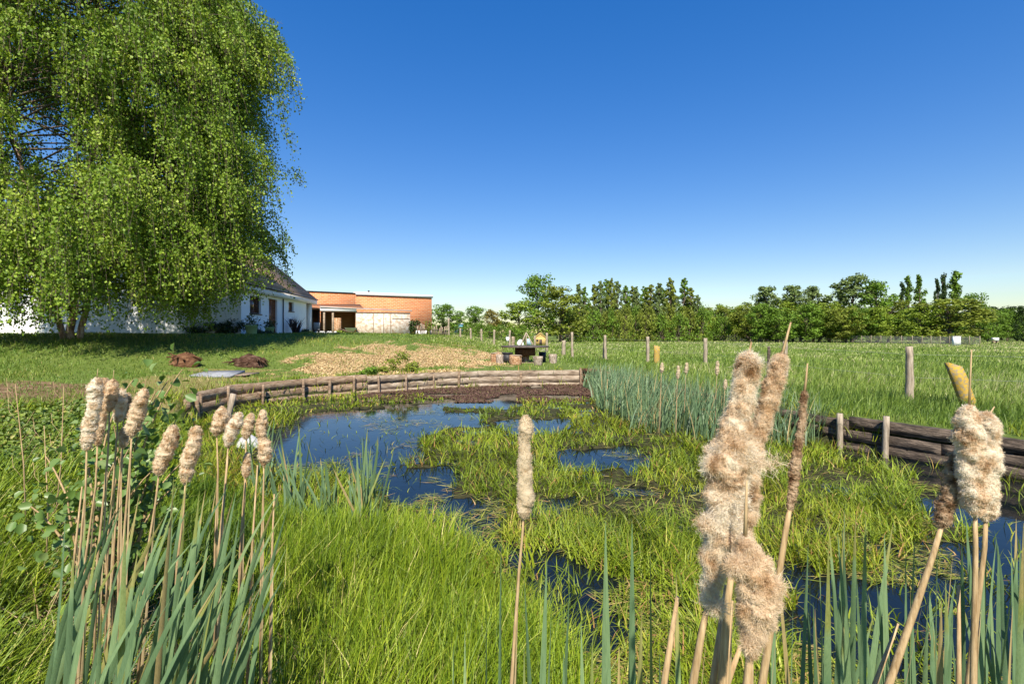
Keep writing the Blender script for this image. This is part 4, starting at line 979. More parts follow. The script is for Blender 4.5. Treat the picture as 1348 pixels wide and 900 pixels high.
r = thing('blue_shed', 'small bright blue shed behind the fence near the barn end', 'shed', (p[0], p[1], z))
m = MB(); m.box((-.62, -.5, -.2), (.62, .5, 1.5)); m.build('wall', M['bluepaint'], r); m = MB(); m.box((-.72, -.6, 1.5), (.72, .6, 1.62)); m.build('roof', M['bluesheet'], r); m = MB(); m.box((-.2, -.53, -.1), (.25, -.502, 1.3)); m.build('door', M['bluesheet'], r)
p = at(692, 456, 40); z = h1(p[0], p[1])
r = thing('pole_tripod', 'three grey poles lashed together at the top behind the round table', 'tripod', (p[0], p[1], z))
for (a0, a1) in (((-.62, 0, -.1), (.02, 0, 1.45)), ((.06, .3, -.1), (.05, .02, 1.5)), ((.85, -.1, -.05), (.08, -.03, 1.42))): m = MB(); m.tube([a0, a1], [.06, .045], 7); m.build('pole', M['post'], r)
pp, hh = PP[8]
r = thing('white_bucket', 'white bucket hung on the fence post behind the table', 'bucket', pp + np.array([-.2, -.12, .55]))
m = MB(); m.tube([(0, 0, 0), (0, 0, .42)], [.13, .17], 12); m.build('pail', M['white'], r, True); m = MB(); m.tube([(-.17, 0, .42), (-.1, 0, .58), (.1, 0, .58), (.17, 0, .42)], .012, 5); m.build('handle', M['wire'], r)

# ------------------------------------------------------------------ table and stump stools
tx, ty = (691 - CX) / F * 24.3, 24.3; tz = h1(tx, ty)
r = thing('garden_table', 'large dark round garden table on a square pedestal above the log wall', 'table', (tx, ty, tz))
m = MB(); th = np.linspace(0, 2 * np.pi, 28, endpoint=False); rad = 1.2 * (1 + .02 * np.sin(th * 5))
ring = np.stack([np.cos(th) * rad, np.sin(th) * rad, 0 * th], 1); n = 28
m.add(np.vstack([ring + (0, 0, .76), ring + (0, 0, .83), [(0, 0, .76), (0, 0, .83)]]), [(i, (i + 1) % n, n + (i + 1) % n, n + i) for i in range(n)], [(2 * n, (i + 1) % n, i) for i in range(n)] + [(2 * n + 1, n + i, n + (i + 1) % n) for i in range(n)])
m.build('tabletop', M['table'], r)
m = MB(); m.box((-.5, -.45, .36), (.5, .45, .755)); m.build('apron', M['pedestal'], r)
m = MB(); m.tube([(0, 0, -.1), (0, 0, .36)], .22, 12); m.build('pedestal', M['stump_red'], r)
m = MB(); m.box((-.4, -.6, -.03), (.5, -.35, .04)); m.build('foot', M['board'], r)
def stool(px, dy, w, h, mat, lab, taper=1.0):
    x_ = (px - CX) / F * (24.3 + dy); y_ = 24.3 + dy; z_ = h1(x_, y_)
    r = thing('stump_stool', lab, 'stool', (x_, y_, z_), random.uniform(0, 3), 'stump stools round the table')
    m = MB(); zz = np.linspace(-.06, h, 6); m.tube([(random.gauss(0, .008), 0, q) for q in zz], w / 2 * np.linspace(taper, 1, 6), 11, lump=.05, seed=int(px)); m.build('trunk', M[mat], r)
    m = MB(); m.tube([(0, 0, h + .002), (0, 0, h + .012)], w / 2 * .93, 11); m.build('seat', M['cutwood'], r)
stool(652, -.6, .48, .44, 'stump_red', 'rust and grey stump stool at the far left of the round table')
stool(658, -1.3, .36, .42, 'stump', 'grey stump stool in front of the rusty one, left of the round table')
stool(679, -1.7, .60, .43, 'stump_red', 'wide reddish stump stool in front of the round table')
stool(708, -2.0, .50, .40, 'stump', 'pale tapering stump stool at the front right of the round table', .68)
stool(728, -.6, .42, .43, 'stump', 'whitish stump stool standing apart at the right of the round table', .9)
x_, y_ = (668 - CX) / F * 23.6, 23.6
r = thing('black_crate', 'black crate pushed under the left side of the round table', 'crate', (x_, y_, h1(x_, y_)))
m = MB(); m.box((-.24, -.25, -.02), (.24, .25, .44)); m.build('body', M['dark'], r); m = MB(); m.box((-.27, -.28, .44), (.27, .28, .50)); m.build('lid', M['dark'], r)
x_, y_ = (714 - CX) / F * 25.3, 25.3
r = thing('black_bucket', 'black bucket half hidden behind the right side of the round table', 'bucket', (x_, y_, h1(x_, y_)))
m = MB(); m.tube([(0, 0, 0), (0, 0, .5)], [.17, .2], 12); m.build('pail', M['dark'], r); m = MB(); m.tube([(-.2, 0, .5), (-.1, 0, .6), (.1, 0, .6), (.2, 0, .5)], .012, 5); m.build('handle', M['wire'], r)

# ------------------------------------------------------------------ retaining walls
def wall_run(name, label, P, mat, courses, ztop, zbot, posts, pmat, seed=0, inset=.15):
    P = np.array(P, float); seg = np.linspace(0, len(P) - 1, (len(P) - 1) * 6 + 1)
    pts = np.stack([np.interp(seg, np.arange(len(P)), P[:, c]) for c in range(2)], 1)
    T = np.gradient(pts, axis=0); T /= np.linalg.norm(T, axis=1, keepdims=True)
    N = np.stack([T[:, 1], -T[:, 0]], 1)                     # to the water
    mid = pts.mean(0); 
    if pond_sd(*(pts[len(pts) // 2] + N[len(pts) // 2] * .4)[:, None])[0] > 0: N = -N
    root = thing(name, label, 'retaining wall', (*P[0], 0))
    rg = np.random.default_rng(seed); mb = MB(); hh = (ztop - zbot) / courses
    for c in range(courses):
        i = 0
        while i < len(pts) - 2:
            j = min(len(pts) - 1, i + int(rg.integers(6, 12)))
            if len(pts) - 1 - j < 3: j = len(pts) - 1
            off = inset + rg.normal(0, .02) - c * .012
            q = pts[i:j + 1] + N[i:j + 1] * off
            fine = np.linspace(0, len(q) - 1, (len(q) - 1) * 4 + 1); q = np.stack([np.interp(fine, np.arange(len(q)), q[:, k]) for k in range(2)], 1)
            zc = zbot + hh * (c + .5) + rg.normal(0, .012) + np.linspace(rg.normal(0, .02), rg.normal(0, .02), len(q))
            mb.beam(np.column_stack([q, np.broadcast_to(zc, (len(q),))]), .10 + rg.uniform(0, .05), hh * rg.uniform(.93, 1.0), .004, int(rg.integers(1e6)))
            i = j
    mb.build('planking', M[mat], root, origin=root.location)
    for f, top in posts:
        k = f * (len(pts) - 1); i = int(min(k, len(pts) - 2)); p = pts[i] + (pts[i + 1] - pts[i]) * (k - i) + N[i] * (inset + .13)
        m = MB(); lx = rg.normal(0, .02); zz = np.linspace(-1.0, top, 6)
        m.tube([(p[0] + lx * q, p[1], q) for q in zz], .042 * rg.uniform(.8, 1.2), 7, lump=.05, seed=int(rg.integers(1e6))); m.build('post', M[pmat], root, origin=root.location)
wall_run('log_wall', 'brown warped log wall curving along the left edge of the pond', POND[[0, 1, 2, 3, 4]], 'log', 3, .07, -.72, [(.06, .10), (.22, .05), (.42, .10), (.58, .03), (.72, .08), (.84, .02), (.94, .10)], 'log', 3)
wall_run('log_wall', 'sun-bleached grey log wall across the far end of the pond below the table', POND[[4, 5, 6, 7]], 'greylog', 3, .05, -.72, [(.05, .10), (.2, .02), (.36, -.02), (.5, .04), (.78, -.05), (.985, .12)], 'log', 5)
wall_run('log_wall', 'blackened rotting timber wall along the right bank of the pond', POND[[9, 10, 11, 12, 13]], 'blacklog', 4, .0, -.78, [(.1, .02), (.3, .02), (.535, .08), (.60, .13), (.80, -.1)], 'post', 9)
m = MB(); P = np.array([(2.95, 19.5), (3.15, 19.2), (3.4, 18.4), (3.6, 17.6)])
r = thing('board_end', 'dark broken boards closing the right end of the bleached log wall', 'boards', (*P[0], 0))
for c in range(3): m.beam(np.column_stack([P - (.1, .1), np.full(4, -.45 + c * .22)]), .1, .19, .02, c)
m.build('planking', M['rootwood'], r, origin=r.location)
m = MB(); m.tube([(3.15, 19.0, -.9), (3.15, 19.0, .1)], .06, 7); m.build('post', M['rootwood'], r, origin=r.location)

# ------------------------------------------------------------------ root stumps, slab, board, rock
def root_stump(px, base, d_w, h, lab, seed, mt='rootwood'):
    X, d, z = hit(px, base); rg = np.random.default_rng(seed)
    r = thing('tree_stump', lab, 'stump', (X, d, z), 0)
    w = d_w / F * d; m = MB(); nr, na = 9, 22
    th = np.linspace(0, 6.28, na, endpoint=False); V = []
    for i in range(nr):
        t = i / (nr - 1); rr = w / 2 * math.sqrt(max(.02, 1 - t ** 2.2)) * (1 + .22 * vnoise(th * 2.1 + seed, np.full(na, i * .8)) - .1 + rg.normal(0, .05, na))
        V += [np.stack([np.cos(th) * rr, np.sin(th) * rr * .7, np.full(na, -.08 + (h + .08) * t) + rg.normal(0, .025, na)], 1)]
    V = np.vstack(V); Q = [(i * na + j, i * na + (j + 1) % na, (i + 1) * na + (j + 1) % na, (i + 1) * na + j) for i in range(nr - 1) for j in range(na)]
    m.add(V, Q, [(len(V) - na + j, len(V) - na + j + 1, len(V) - na) for j in range(1, na - 1)]); m.build('bole', M[mt], r)
    for k in range(16):
        a = rg.uniform(0, 6.28); q = np.array([math.cos(a) * w * .42, math.sin(a) * w * .3, h * rg.uniform(.25, .8)]); e = q * np.array([1.35, 1.35, 1]) + (rg.normal(0, .1), rg.normal(0, .1), rg.uniform(-.2, .16))
        m = MB(); m.tube([q * .7, q, e], [.06, .045, .015], 6, lump=.1, seed=k); m.build('root', M[mt], r)
root_stump(245, 481, 36, .46, 'reddish upturned tree stump lying left of the other one on the shaded lawn', 4, 'rootred')
root_stump(329, 482, 40, .42, 'dark upturned tree stump with ragged roots right of the paving slab', 8, 'rootdark')
X, d, z = hit(287, 494)
sl = tag(MB().box((-.62, -.55, -.03), (.62, .55, .05), .012).build('paving_slab', M['slab']), 'flat blue-grey stone slab lying in the grass in front of the stumps', 'slab'); sl.location = (X, d, z + .03); sl.rotation_euler = (.06, 0, .1)
X, d, z = hit(312, 494)
sl = tag(MB().box((-.42, -.4, -.02), (.42, .4, .03), .015).build('wooden_board', M['board']), 'weathered brown board lying right beside the stone slab', 'board'); sl.location = (X + .12, d, z + .03); sl.rotation_euler = (.05, 0, -.08)
X, d = w2(327, 588); 
rg = np.random.default_rng(2); m = MB(); th = np.linspace(0, 1, 7); m.tube([(0, 0, -.2 + q * .42) for q in th], .26 * np.sqrt(np.clip(1 - (th * 1.0) ** 2, .03, 1)), 12, lump=.08, seed=6)
o = tag(m.build('rock', M['rock'], None, True), 'pale grey rock breaking the water behind the left cattails', 'rock'); o.location = (X, d, WATER)

# ------------------------------------------------------------------ things round the house
def potted(px, py, d, s, lab, fol, seed):
    p = at(px, py, d); r = thing('plant_pot', lab, 'plant pot', (p[0], p[1], 1.40), 0)
    m = MB(); m.tube([(0, 0, 0), (0, 0, .02), (0, 0, .5 * s), (0, 0, .5 * s), (0, 0, .56 * s)], np.array([.26, .27, .34, .38, .38]) * s, 16); m.build('pot', M['pot'], r)
    rg = np.random.default_rng(seed); n = 160; P = rg.normal(0, .22 * s, (n, 3)); P[:, 2] = np.abs(P[:, 2]) * 1.5 + .55 * s
    V, Q, rr = leaves(P, rg.normal(0, 1, (n, 3)), rg.normal(0, 1, (n, 3)), rg.uniform(.08, .2, n), .5); np_mesh('foliage', V, Q, fol, r, {'rnd': rr})
potted(331, 438, 27.3, .95, 'larger pale green tub of dark plants at the terrace edge', M['darkleaf'], 3)
potted(355, 437.5, 30.5, .8, 'smaller pale green tub further along the terrace by the door', M['darkleaf'], 5)
bush('spiky_plant', 'dark purple spiky plant against the white house wall right of the door', 'plant', (*(at(386, 437, 35.3)[:2] + (.2, 0)), 1.40), .8, .8, 1.35, M['redleaf'], 70, .09, spiky=True, seed=2, trunk=False)
for k, (px, d, s, lab) in enumerate(((262, 27.6, 1.0, 'dark low shrub at the foot of the white house, leftmost beyond the birch'), (286, 27.5, .9, 'dark low shrub in the middle of the bed at the house foot'), (308, 27.4, .95, 'dark low shrub at the house corner beside the green tub'),
                                    (344, 28.6, .6, 'small dark shrub between the two green tubs'), (400, 38.5, .7, 'small dark shrub by the far house corner'))):
    bush('low_shrub', lab, 'shrub', ((px - CX) / F * d, d, 1.38), .95 * s, .6, .95 * s, M['darkleaf'], 700, .12, seed=20 + k)
bush('bush', 'dark green bush against the right end of the plank shed front', 'bush', (*at(546, 438, 43)[:2], 1.2), .55, .5, 1.5, M['t_dark'], 700, .16, seed=31)
bush('climber_bush', 'thin brownish climber growing up the right end of the brick wall', 'bush', (*at(563, 438, 51)[:2], 1.15), .45, .3, 2.4, M['t_olive'], 350, .14, seed=32)
bush('yellow_plant', 'small yellow-green plant standing in the open bay of the shed', 'plant', (*at(446, 437, 42.3)[:2], 1.35), .5, .4, .7, M['t_lime'], 300, .14, seed=33)
p = at(428, 437, 40.5)
r = thing('stone_heap', 'pale heap of stones in front of the lean-to posts', 'stones', (p[0], p[1], 1.33))
for k in range(6): m = MB(); q = np.linspace(0, 1, 5); m.tube([(random.uniform(-.7, .7), random.uniform(-.3, .3), z_ * .3) for z_ in [0]] * 1 + [], .2, 6) if False else m.tube([(-.75 + k * .3, (k % 2) * .3, -.1 + z_ * .42) for z_ in q], .24 * np.sqrt(np.clip(1 - q ** 2, .05, 1)), 9, lump=.08, seed=k); m.build('stone', M['rock'], r)
p = at(417, 437, 41)
r = thing('garden_chair', 'grey folded garden chair standing under the lean-to', 'chair', (p[0], p[1], 1.33), .4)
m = MB(); m.box((-.25, -.25, .42), (.25, .25, .47)); m.build('seat', M['slab'], r); m = MB(); m.box((-.25, .24, .47), (.25, .29, 1.05)); m.build('backrest', M['slab'], r)
for sx in (-.22, .22):
    for sy in (-.22, .22): m = MB(); m.tube([(sx, sy, -.05), (sx, sy, .42)], .02, 5); m.build('leg', M['dark'], r)
p = at(462, 437, 42.6)
r = thing('wheelbarrow', 'white wheelbarrow tray resting in the right corner of the open bay', 'wheelbarrow', (p[0], p[1], 1.33), .2)
m = MB(); m.add([(-.35, -.2, .3), (.25, -.2, .3), (.25, .2, .3), (-.35, .2, .3), (-.5, -.32, .62), (.5, -.32, .62), (.5, .32, .62), (-.5, .32, .62)], [(0, 1, 5, 4), (1, 2, 6, 5), (2, 3, 7, 6), (3, 0, 4, 7), (3, 2, 1, 0)]); m.build('tray', M['trim'], r)
m = MB(); m.tube([(.5, -.04, .18), (.5, .04, .18)], .18, 12); m.build('wheel', M['dark'], r)
for sy in (-.25, .25): m = MB(); m.tube([(.45, sy * .4, .18), (-.3, sy, .3), (-.95, sy, .55)], .02, 5); m.build('handle', M['board'], r)

# weeds on the chip bank
for k, (px, py, s, lab) in enumerate(((521, 489, 1.0, 'dark weed bush on the chip bank behind the log wall'), (503, 491, .7, 'smaller weed left of the dark weed bush on the chip bank'), (541, 490, .8, 'leafy weed right of the dark weed bush on the chip bank'), (486, 494, .5, 'low bright weed at the top of the brown log wall'))):
    X, d, z = hit(px, py); bush('weed', lab, 'weed', (X, d, z), .55 * s, .4, .5 * s + .3, M['t_green'] if k == 3 else M['t_olive'], 420, .09, seed=50 + k, trunk=False)

# ------------------------------------------------------------------ leafy shrub by the left cattails
def left_shrub():
    base = np.array([-2.25, 2.75, 0]); base[2] = h1(base[0], base[1])
    r = thing('leafy_shrub', 'arching shrub with large round leaves growing behind the left cattails', 'shrub', base)
    rg = np.random.default_rng(9); m = MB(); C = []; U = []
    tips = [(240, 486, 2.9), (222, 500, 2.9), (205, 515, 2.8), (185, 540, 2.8), (150, 560, 2.7), (235, 545, 2.9), (215, 580, 2.8), (120, 600, 2.7), (175, 500, 2.9), (90, 640, 2.6), (60, 600, 3.0), (140, 620, 2.6), (200, 620, 2.6), (250, 600, 2.9), (160, 660, 2.5), (30, 660, 2.7), (230, 640, 2.8), (110, 560, 2.9), (195, 555, 2.6), (170, 590, 2.5)]
    for (px, py, d) in tips:
        t = at(px, py, d) - base; mid = t * .5 + np.array([rg.normal(-.1, .1), rg.normal(0, .08), .16 + .12 * t[2]])
        s = np.linspace(0, 1, 14)[:, None]; B = 2 * s * (1 - s) * mid + s * s * t
        m.tube(B, np.linspace(.012, .003, 14), 5, cap=False)
        for q in np.linspace(.22, 1, 46):
            p = np.array([np.interp(q, s[:, 0], B[:, c]) for c in range(3)]); C.append(p + rg.normal(0, .07, 3)); U.append(rg.normal(0, 1, 3) + (.2, -.2, -.3))
    m.build('stem', M['stem'], r)
    C = np.array(C); n = len(C)
    V, Q, rr = ovals(C, rg.normal(0, .7, (n, 3)) + np.array([-.1, -.5, .7]), np.array(U), rg.uniform(.03, .072, n), .8, np.clip(rg.normal(.55, .22, n), 0, 1))
    np_mesh('foliage', V, Q, M['shrubleaf'], r, {'rnd': rr})
left_shrub()
for k, (px0, py0, px1, py1, d, lab) in enumerate(((35, 640, 20, 505, 3.4, 'thin dry weed stem standing alone at the far left of the bank'), (70, 640, 84, 508, 3.6, 'pale dry weed stem with side twigs on the left bank'), (60, 700, 58, 560, 3.0, 'short dry weed stem low on the left bank'))):
    a, b = at(px0, py0, d), at(px1, py1, d); a[2] = h1(a[0], a[1]); r = thing('dry_weed_stem', lab, 'dry weed', a)
    m = MB(); m.tube([a - a, (b - a) * .5 + (.02, 0, 0), b - a], [.005, .004, .0015], 5)
    for q in np.linspace(.35, .9, 9): p = (b - a) * q; sg = random.choice((-1, 1)); m.tube([p, p + (sg * .06, 0, .07), p + (sg * .09, .02, .15)], [.002, .0015, .001], 4)
    m.build('stem', M['stem'], r)

# ------------------------------------------------------------------ cattail leaves
def blade_strip(P, w, fold=.25, seed=0, wdir=None):
    """a long folded leaf along P; returns verts, quads"""
    P = np.asarray(P, float); m = len(P); rg = np.random.default_rng(seed)
    T = np.gradient(P, axis=0); T /= np.linalg.norm(T, axis=1, keepdims=True)
    a = rg.uniform(-.9, .9) if wdir is None else wdir; tw = rg.uniform(-.9, .9)
    ang = a + tw * np.linspace(0, 1, m); W = np.stack([np.cos(ang), np.sin(ang), 0 * ang], 1); W -= T * (W * T).sum(1, keepdims=True); W /= np.linalg.norm(W, axis=1, keepdims=True)
    N = np.cross(T, W); s = np.linspace(0, 1, m); ww = (w * np.clip(1.02 - s ** 5.5, .03, 1) * np.interp(s, [0, .12, 1], [.75, 1, 1]))[:, None] * .5
    V = np.stack([P - W * ww + N * ww * fold, P, P + W * ww + N * ww * fold], 1).reshape(-1, 3)
    Q = [(i * 3 + j, i * 3 + j + 1, i * 3 + j + 4, i * 3 + j + 3) for i in range(m - 1) for j in (0, 1)]
    return V, Q
def leaf_clump(label, specs, seed, group='clumps of blue-green cattail leaves', z0=None, mat='reed', name='cattail_clump'):
    """specs: (base_px, tip_px, tip_py, d, width_m, curl)"""
    rg = np.random.default_rng(seed); mb = MB(); roots = []
    for k, (bp, tp, ty_, d, w, curl) in enumerate(specs):
        X = (bp - CX) / F * d; dd = d + rg.normal(0, .04); g = max(h1(X, dd), WATER) if z0 is None else z0
        a = np.array([X, dd, g - .03]); b = at(tp, ty_, d + rg.normal(0, .12))
        s = np.linspace(0, 1, 11)[:, None]; c = np.array([a[0] + (b[0] - a[0]) * (.5 - curl), (a[1] + b[1]) / 2, a[2] + (b[2] - a[2]) * (.5 + abs(curl) * .35)])
        P = (1 - s) ** 2 * a + 2 * s * (1 - s) * c + s * s * b
        V, Q = blade_strip(P, w, .28, int(rg.integers(1e6)))
        av = np.full(len(V), np.clip(rg.normal(.45, .27) + (rg.random() < .09) * .6, 0, 1))
        if rg.random() < .45: av[-6:] = np.maximum(av[-6:], rg.uniform(.9, 1.0))
        roots.append(a); mb.add(V, Q, a=av)
    o = np.mean(roots, 0); o[2] = min(q[2] for q in roots)
    r = thing(name, label, 'cattail leaves', o, 0, group)
    mb.build('leaves', M[mat], r, origin=o)
    return r
rg = np.random.default_rng(21)
sp = []
for k in range(84):
    b = rg.uniform(70, 285); t = b + rg.uniform(-10, 60) + max(0, rg.normal(45, 60)); hgt = rg.uniform(0, 1)
    sp.append((b - 35, min(t, 378), 622 + 190 * hgt + .12 * abs(b - 200), rg.uniform(1.35, 1.9), rg.uniform(.014, .023), rg.uniform(.0, .4)))
sp += [(80, 97, 730, 1.6, .02, .02), (120, 112, 780, 1.6, .018, .0), (150, 165, 690, 1.55, .02, .05), (170, 345, 655, 1.7, .022, .25), (200, 372, 640, 1.8, .022, .3), (140, 300, 640, 1.75, .024, .3), (300, 350, 745, 1.6, .02, .08), (315, 346, 800, 1.6, .018, .1)]
leaf_clump('big blue-green cattail leaf clump leaning right below the left seed heads', sp, 1)
sp = [(650, 640, 785, 1.5, .014, 0), (655, 660, 700, 1.55, .016, 0), (690, 720, 735, 1.6, .016, .05), (740, 690, 760, 1.5, .017, -.05), (700, 726, 800, 1.4, .018, .05), (790, 797, 686, 1.45, .019, .02), (835, 832, 684, 1.5, .017, 0), (870, 856, 704, 1.5, .019, -.03), (905, 890, 745, 1.6, .015, -.02),
      (780, 765, 820, 1.4, .016, 0), (830, 845, 800, 1.35, .02, .03), (600, 597, 850, 1.5, .012, 0), (620, 612, 830, 1.5, .013, 0), (720, 750, 770, 1.7, .013, .1), (860, 880, 820, 1.4, .016, .05), (760, 780, 840, 1.35, .018, .02), (810, 815, 850, 1.3, .02, 0), (875, 868, 860, 1.3, .018, 0), (700, 690, 850, 1.35, .018, 0), (738, 742, 860, 1.35, .017, 0), (1010, 1020, 740, 1.5, .016, .03), (1030, 1044, 800, 1.5, .016, .05)]
sp = [(a, b, c, d * .60, w * 1.25, e) for a, b, c, d, w, e in sp]
leaf_clump('upright blue-green cattail leaves at the bottom centre around the single pale head', sp, 2)
sp = []
for k in range(40):
    b = rg.uniform(1040, 1220); sp.append((b, b + rg.normal(0, 40), rg.uniform(668, 830) , rg.uniform(1.1, 2.0), rg.uniform(.014, .023), rg.normal(0, .16)))
leaf_clump('thick stand of cattail leaves left of the leaning brown head', sp, 3)
sp = []
for k in range(46):
    b = rg.uniform(1215, 1400); sp.append((b, b + rg.normal(0, 40), rg.uniform(675, 830), rg.uniform(1.1, 2.0), rg.uniform(.014, .022), rg.normal(0, .16)))
leaf_clump('stand of cattail leaves around the paired cream heads at the right edge', sp, 4)
for q, (px, tp, d, nn, spread, lab) in enumerate(((385, 575, 5.2, 16, 26, 'slender leaf tuft at the near edge of the blue open water, left one'), (430, 590, 5.0, 14, 24, 'slender leaf tuft at the edge of the blue water, middle one'), (478, 585, 4.8, 26, 26, 'fuller leaf tuft at the edge of the blue water, right one'),
                                                  (345, 560, 6.2, 14, 26, 'leaf tuft standing behind the double cattail head on the left'))):
    sp = [(px + rg.normal(0, spread * .45), px + rg.normal(0, spread), tp - 22 + rg.uniform(0, 75), d + rg.normal(0, .15), rg.uniform(.02, .032), rg.normal(0, .12)) for _ in range(nn)]
    leaf_clump(lab, sp, 30 + q)
# the reed bed on the far right side of the pond: beyond counting
RB = np.array([w2(780, 537), w2(840, 568), w2(930, 585), w2(1010, 590), w2(1085, 585), (6.0, 9.4), (5.3, 11.2), (4.2, 15.6), (3.3, 18.6), (2.6, 18.2), w2(790, 518)])
x, y = fill(RB, 3300); n = len(x)
d_ = pond_sd(x, y)
h = RNG.uniform(.55, 1.3, n) * (.75 + .45 * fbm(x * .9, y * .9)); rn = np.clip(RNG.normal(.38, .28, n) + (RNG.random(n) < .08) * .6, 0, 1)
kind(grass('reed_bed', x, y, np.full(n, WATER - .05), h, np.maximum(.018, y * .0023) * RNG.uniform(.6, 1.3, n), RNG.uniform(.05, .7, n), RNG.normal(.2, 1.2, n), M['reed'], rn, seg=4), 'stuff')

# ------------------------------------------------------------------ cattails with seed heads
def seed_head(P, rad, mat, parent, origin, nf, fl, fw, seed, wisps=0, tufts=(), lumpy=1.0):
    rg = np.random.default_rng(seed)
    P = np.asarray(P, float); m0 = len(P); L = np.linalg.norm(np.diff(P, axis=0), axis=1).sum()
    m, na = max(14, int(L / np.mean(rad) * 9)), 28
    s = np.linspace(0, 1, m); si = np.linspace(0, 1, m0)
    A = np.stack([np.interp(s, si, P[:, c]) for c in range(3)], 1); r = np.interp(s, si, rad)
    cap = np.minimum(1, np.sqrt(np.clip(np.minimum(s, 1 - s) * L / np.maximum(r, 1e-4) * .9 + .04, 0, 1))); r = r * cap
    T = np.gradient(A, axis=0); T /= np.linalg.norm(T, axis=1, keepdims=True)
    U = np.cross(T, np.array([0, 1.0, 0])); U /= np.linalg.norm(U, axis=1, keepdims=True); W = np.cross(T, U)
    th = np.linspace(0, 2 * np.pi, na, endpoint=False)
    q = s[:, None] * L / np.mean(rad)
    lump = 1 + .34 * (fbm(q * .9 + seed * 3.7, np.sin(th)[None] * .9 + np.cos(th)[None] * .7 + seed) - .5) * 2 * .8 + lumpy * (.36 * (vnoise(q * 1.6 + seed, th[None] * 1.6 + q * .5) - .5) + .20 * (vnoise(q * 3.1 + seed, th[None] * 4.2 - q * .7) - .5) + .13 * (vnoise(q * 8 + seed, th[None] * 8) - .5))
    rr = r[:, None] * lump
    dirs = np.cos(th)[None, :, None] * U[:, None] + np.sin(th)[None, :, None] * W[:, None]
    G = A[:, None] + rr[..., None] * dirs
    core = G.reshape(-1, 3); i = np.arange(m - 1)[:, None] * na; j = np.arange(na)[None]; k = (j + 1) % na
    Q = np.stack([i + j, i + k, i + na + k, i + na + j], -1).reshape(-1, 4)
    # loose seed fibres in tufts
    ui = rg.random(nf) * (m - 1.001); vi = rg.integers(0, na, nf); i0 = ui.astype(int); f = (ui - i0)[:, None]
    v2 = (vi + 1) % na; g = rg.random((nf, 1))
    p = (G[i0, vi] * (1 - f) + G[i0 + 1, vi] * f) * (1 - g) + (G[i0, v2] * (1 - f) + G[i0 + 1, v2] * f) * g
    nrm = dirs[i0, vi] * (1 - g) + dirs[i0, v2] * g
    tuft = np.stack([vnoise(p[:, 0] * 90 + p[:, 2] * 70 + c * 13, p[:, 1] * 90 + p[:, 2] * 60 + c * 7) - .5 for c in range(3)], 1)
    dr = nrm * rg.uniform(.1, .9, (nf, 1)) + tuft * 2.6 + rg.normal(0, .7, (nf, 3)) + np.array([.12, 0, -.1]); dr /= np.linalg.norm(dr, axis=1, keepdims=True)
    ll = fl * rg.uniform(.4, 1.25, (nf, 1))
    if wisps: ll[:wisps] *= rg.uniform(1.5, 3.2, (wisps, 1))
    sd = np.cross(dr, rg.normal(0, 1, (nf, 3))); sd /= np.linalg.norm(sd, axis=1, keepdims=True)
    a = p - dr * fl * .15
    crl = rg.normal(0, .22, (nf, 3)) * ll; mid = a + dr * ll * .55 + crl; tip = a + dr * ll - crl * .4 + np.array([0, 0, -.1]) * ll
    if len(tufts):                                     # loose cotton standing off the head
        A2 = []; 
        for c_, r_, k_ in tufts:
            e = rg.normal(0, 1, (k_, 3)); e /= np.linalg.norm(e, axis=1, keepdims=True)
            o_ = c_ + e * r_ * rg.random((k_, 1)) ** .8; dd = rg.normal(0, 1, (k_, 3)) + e * .5; dd /= np.linalg.norm(dd, axis=1, keepdims=True)
            A2.append((o_, dd, rg.uniform(.6, 2.0, (k_, 1)) * fl))
        o_ = np.vstack([t[0] for t in A2]); dd = np.vstack([t[1] for t in A2]); l2 = np.vstack([t[2] for t in A2]); s2 = np.cross(dd, rg.normal(0, 1, dd.shape)); s2 /= np.linalg.norm(s2, axis=1, keepdims=True)
        a = np.vstack([a, o_]); mid = np.vstack([mid, o_ + dd * l2 * .55 + rg.normal(0, .2, dd.shape) * l2]); tip = np.vstack([tip, o_ + dd * l2]); sd = np.vstack([sd, s2]); nf = len(a)
    V = np.stack([a - sd * fw / 2, a + sd * fw / 2, mid + sd * fw * .4, mid - sd * fw * .4, tip], 1).reshape(-1, 3); o = np.arange(nf)[:, None] * 5 + len(core)
    Qf = o + np.array([[0, 1, 2, 3]]); Tf = o + np.array([[3, 2, 4]])
    at_ = np.concatenate([np.full(len(core), .35), np.repeat(rg.random(nf), 5)])
    return np_mesh('seed_head', np.vstack([core, V]) - origin, [np.vstack([Q, Qf]), Tf], mat, parent, {'rnd': at_})
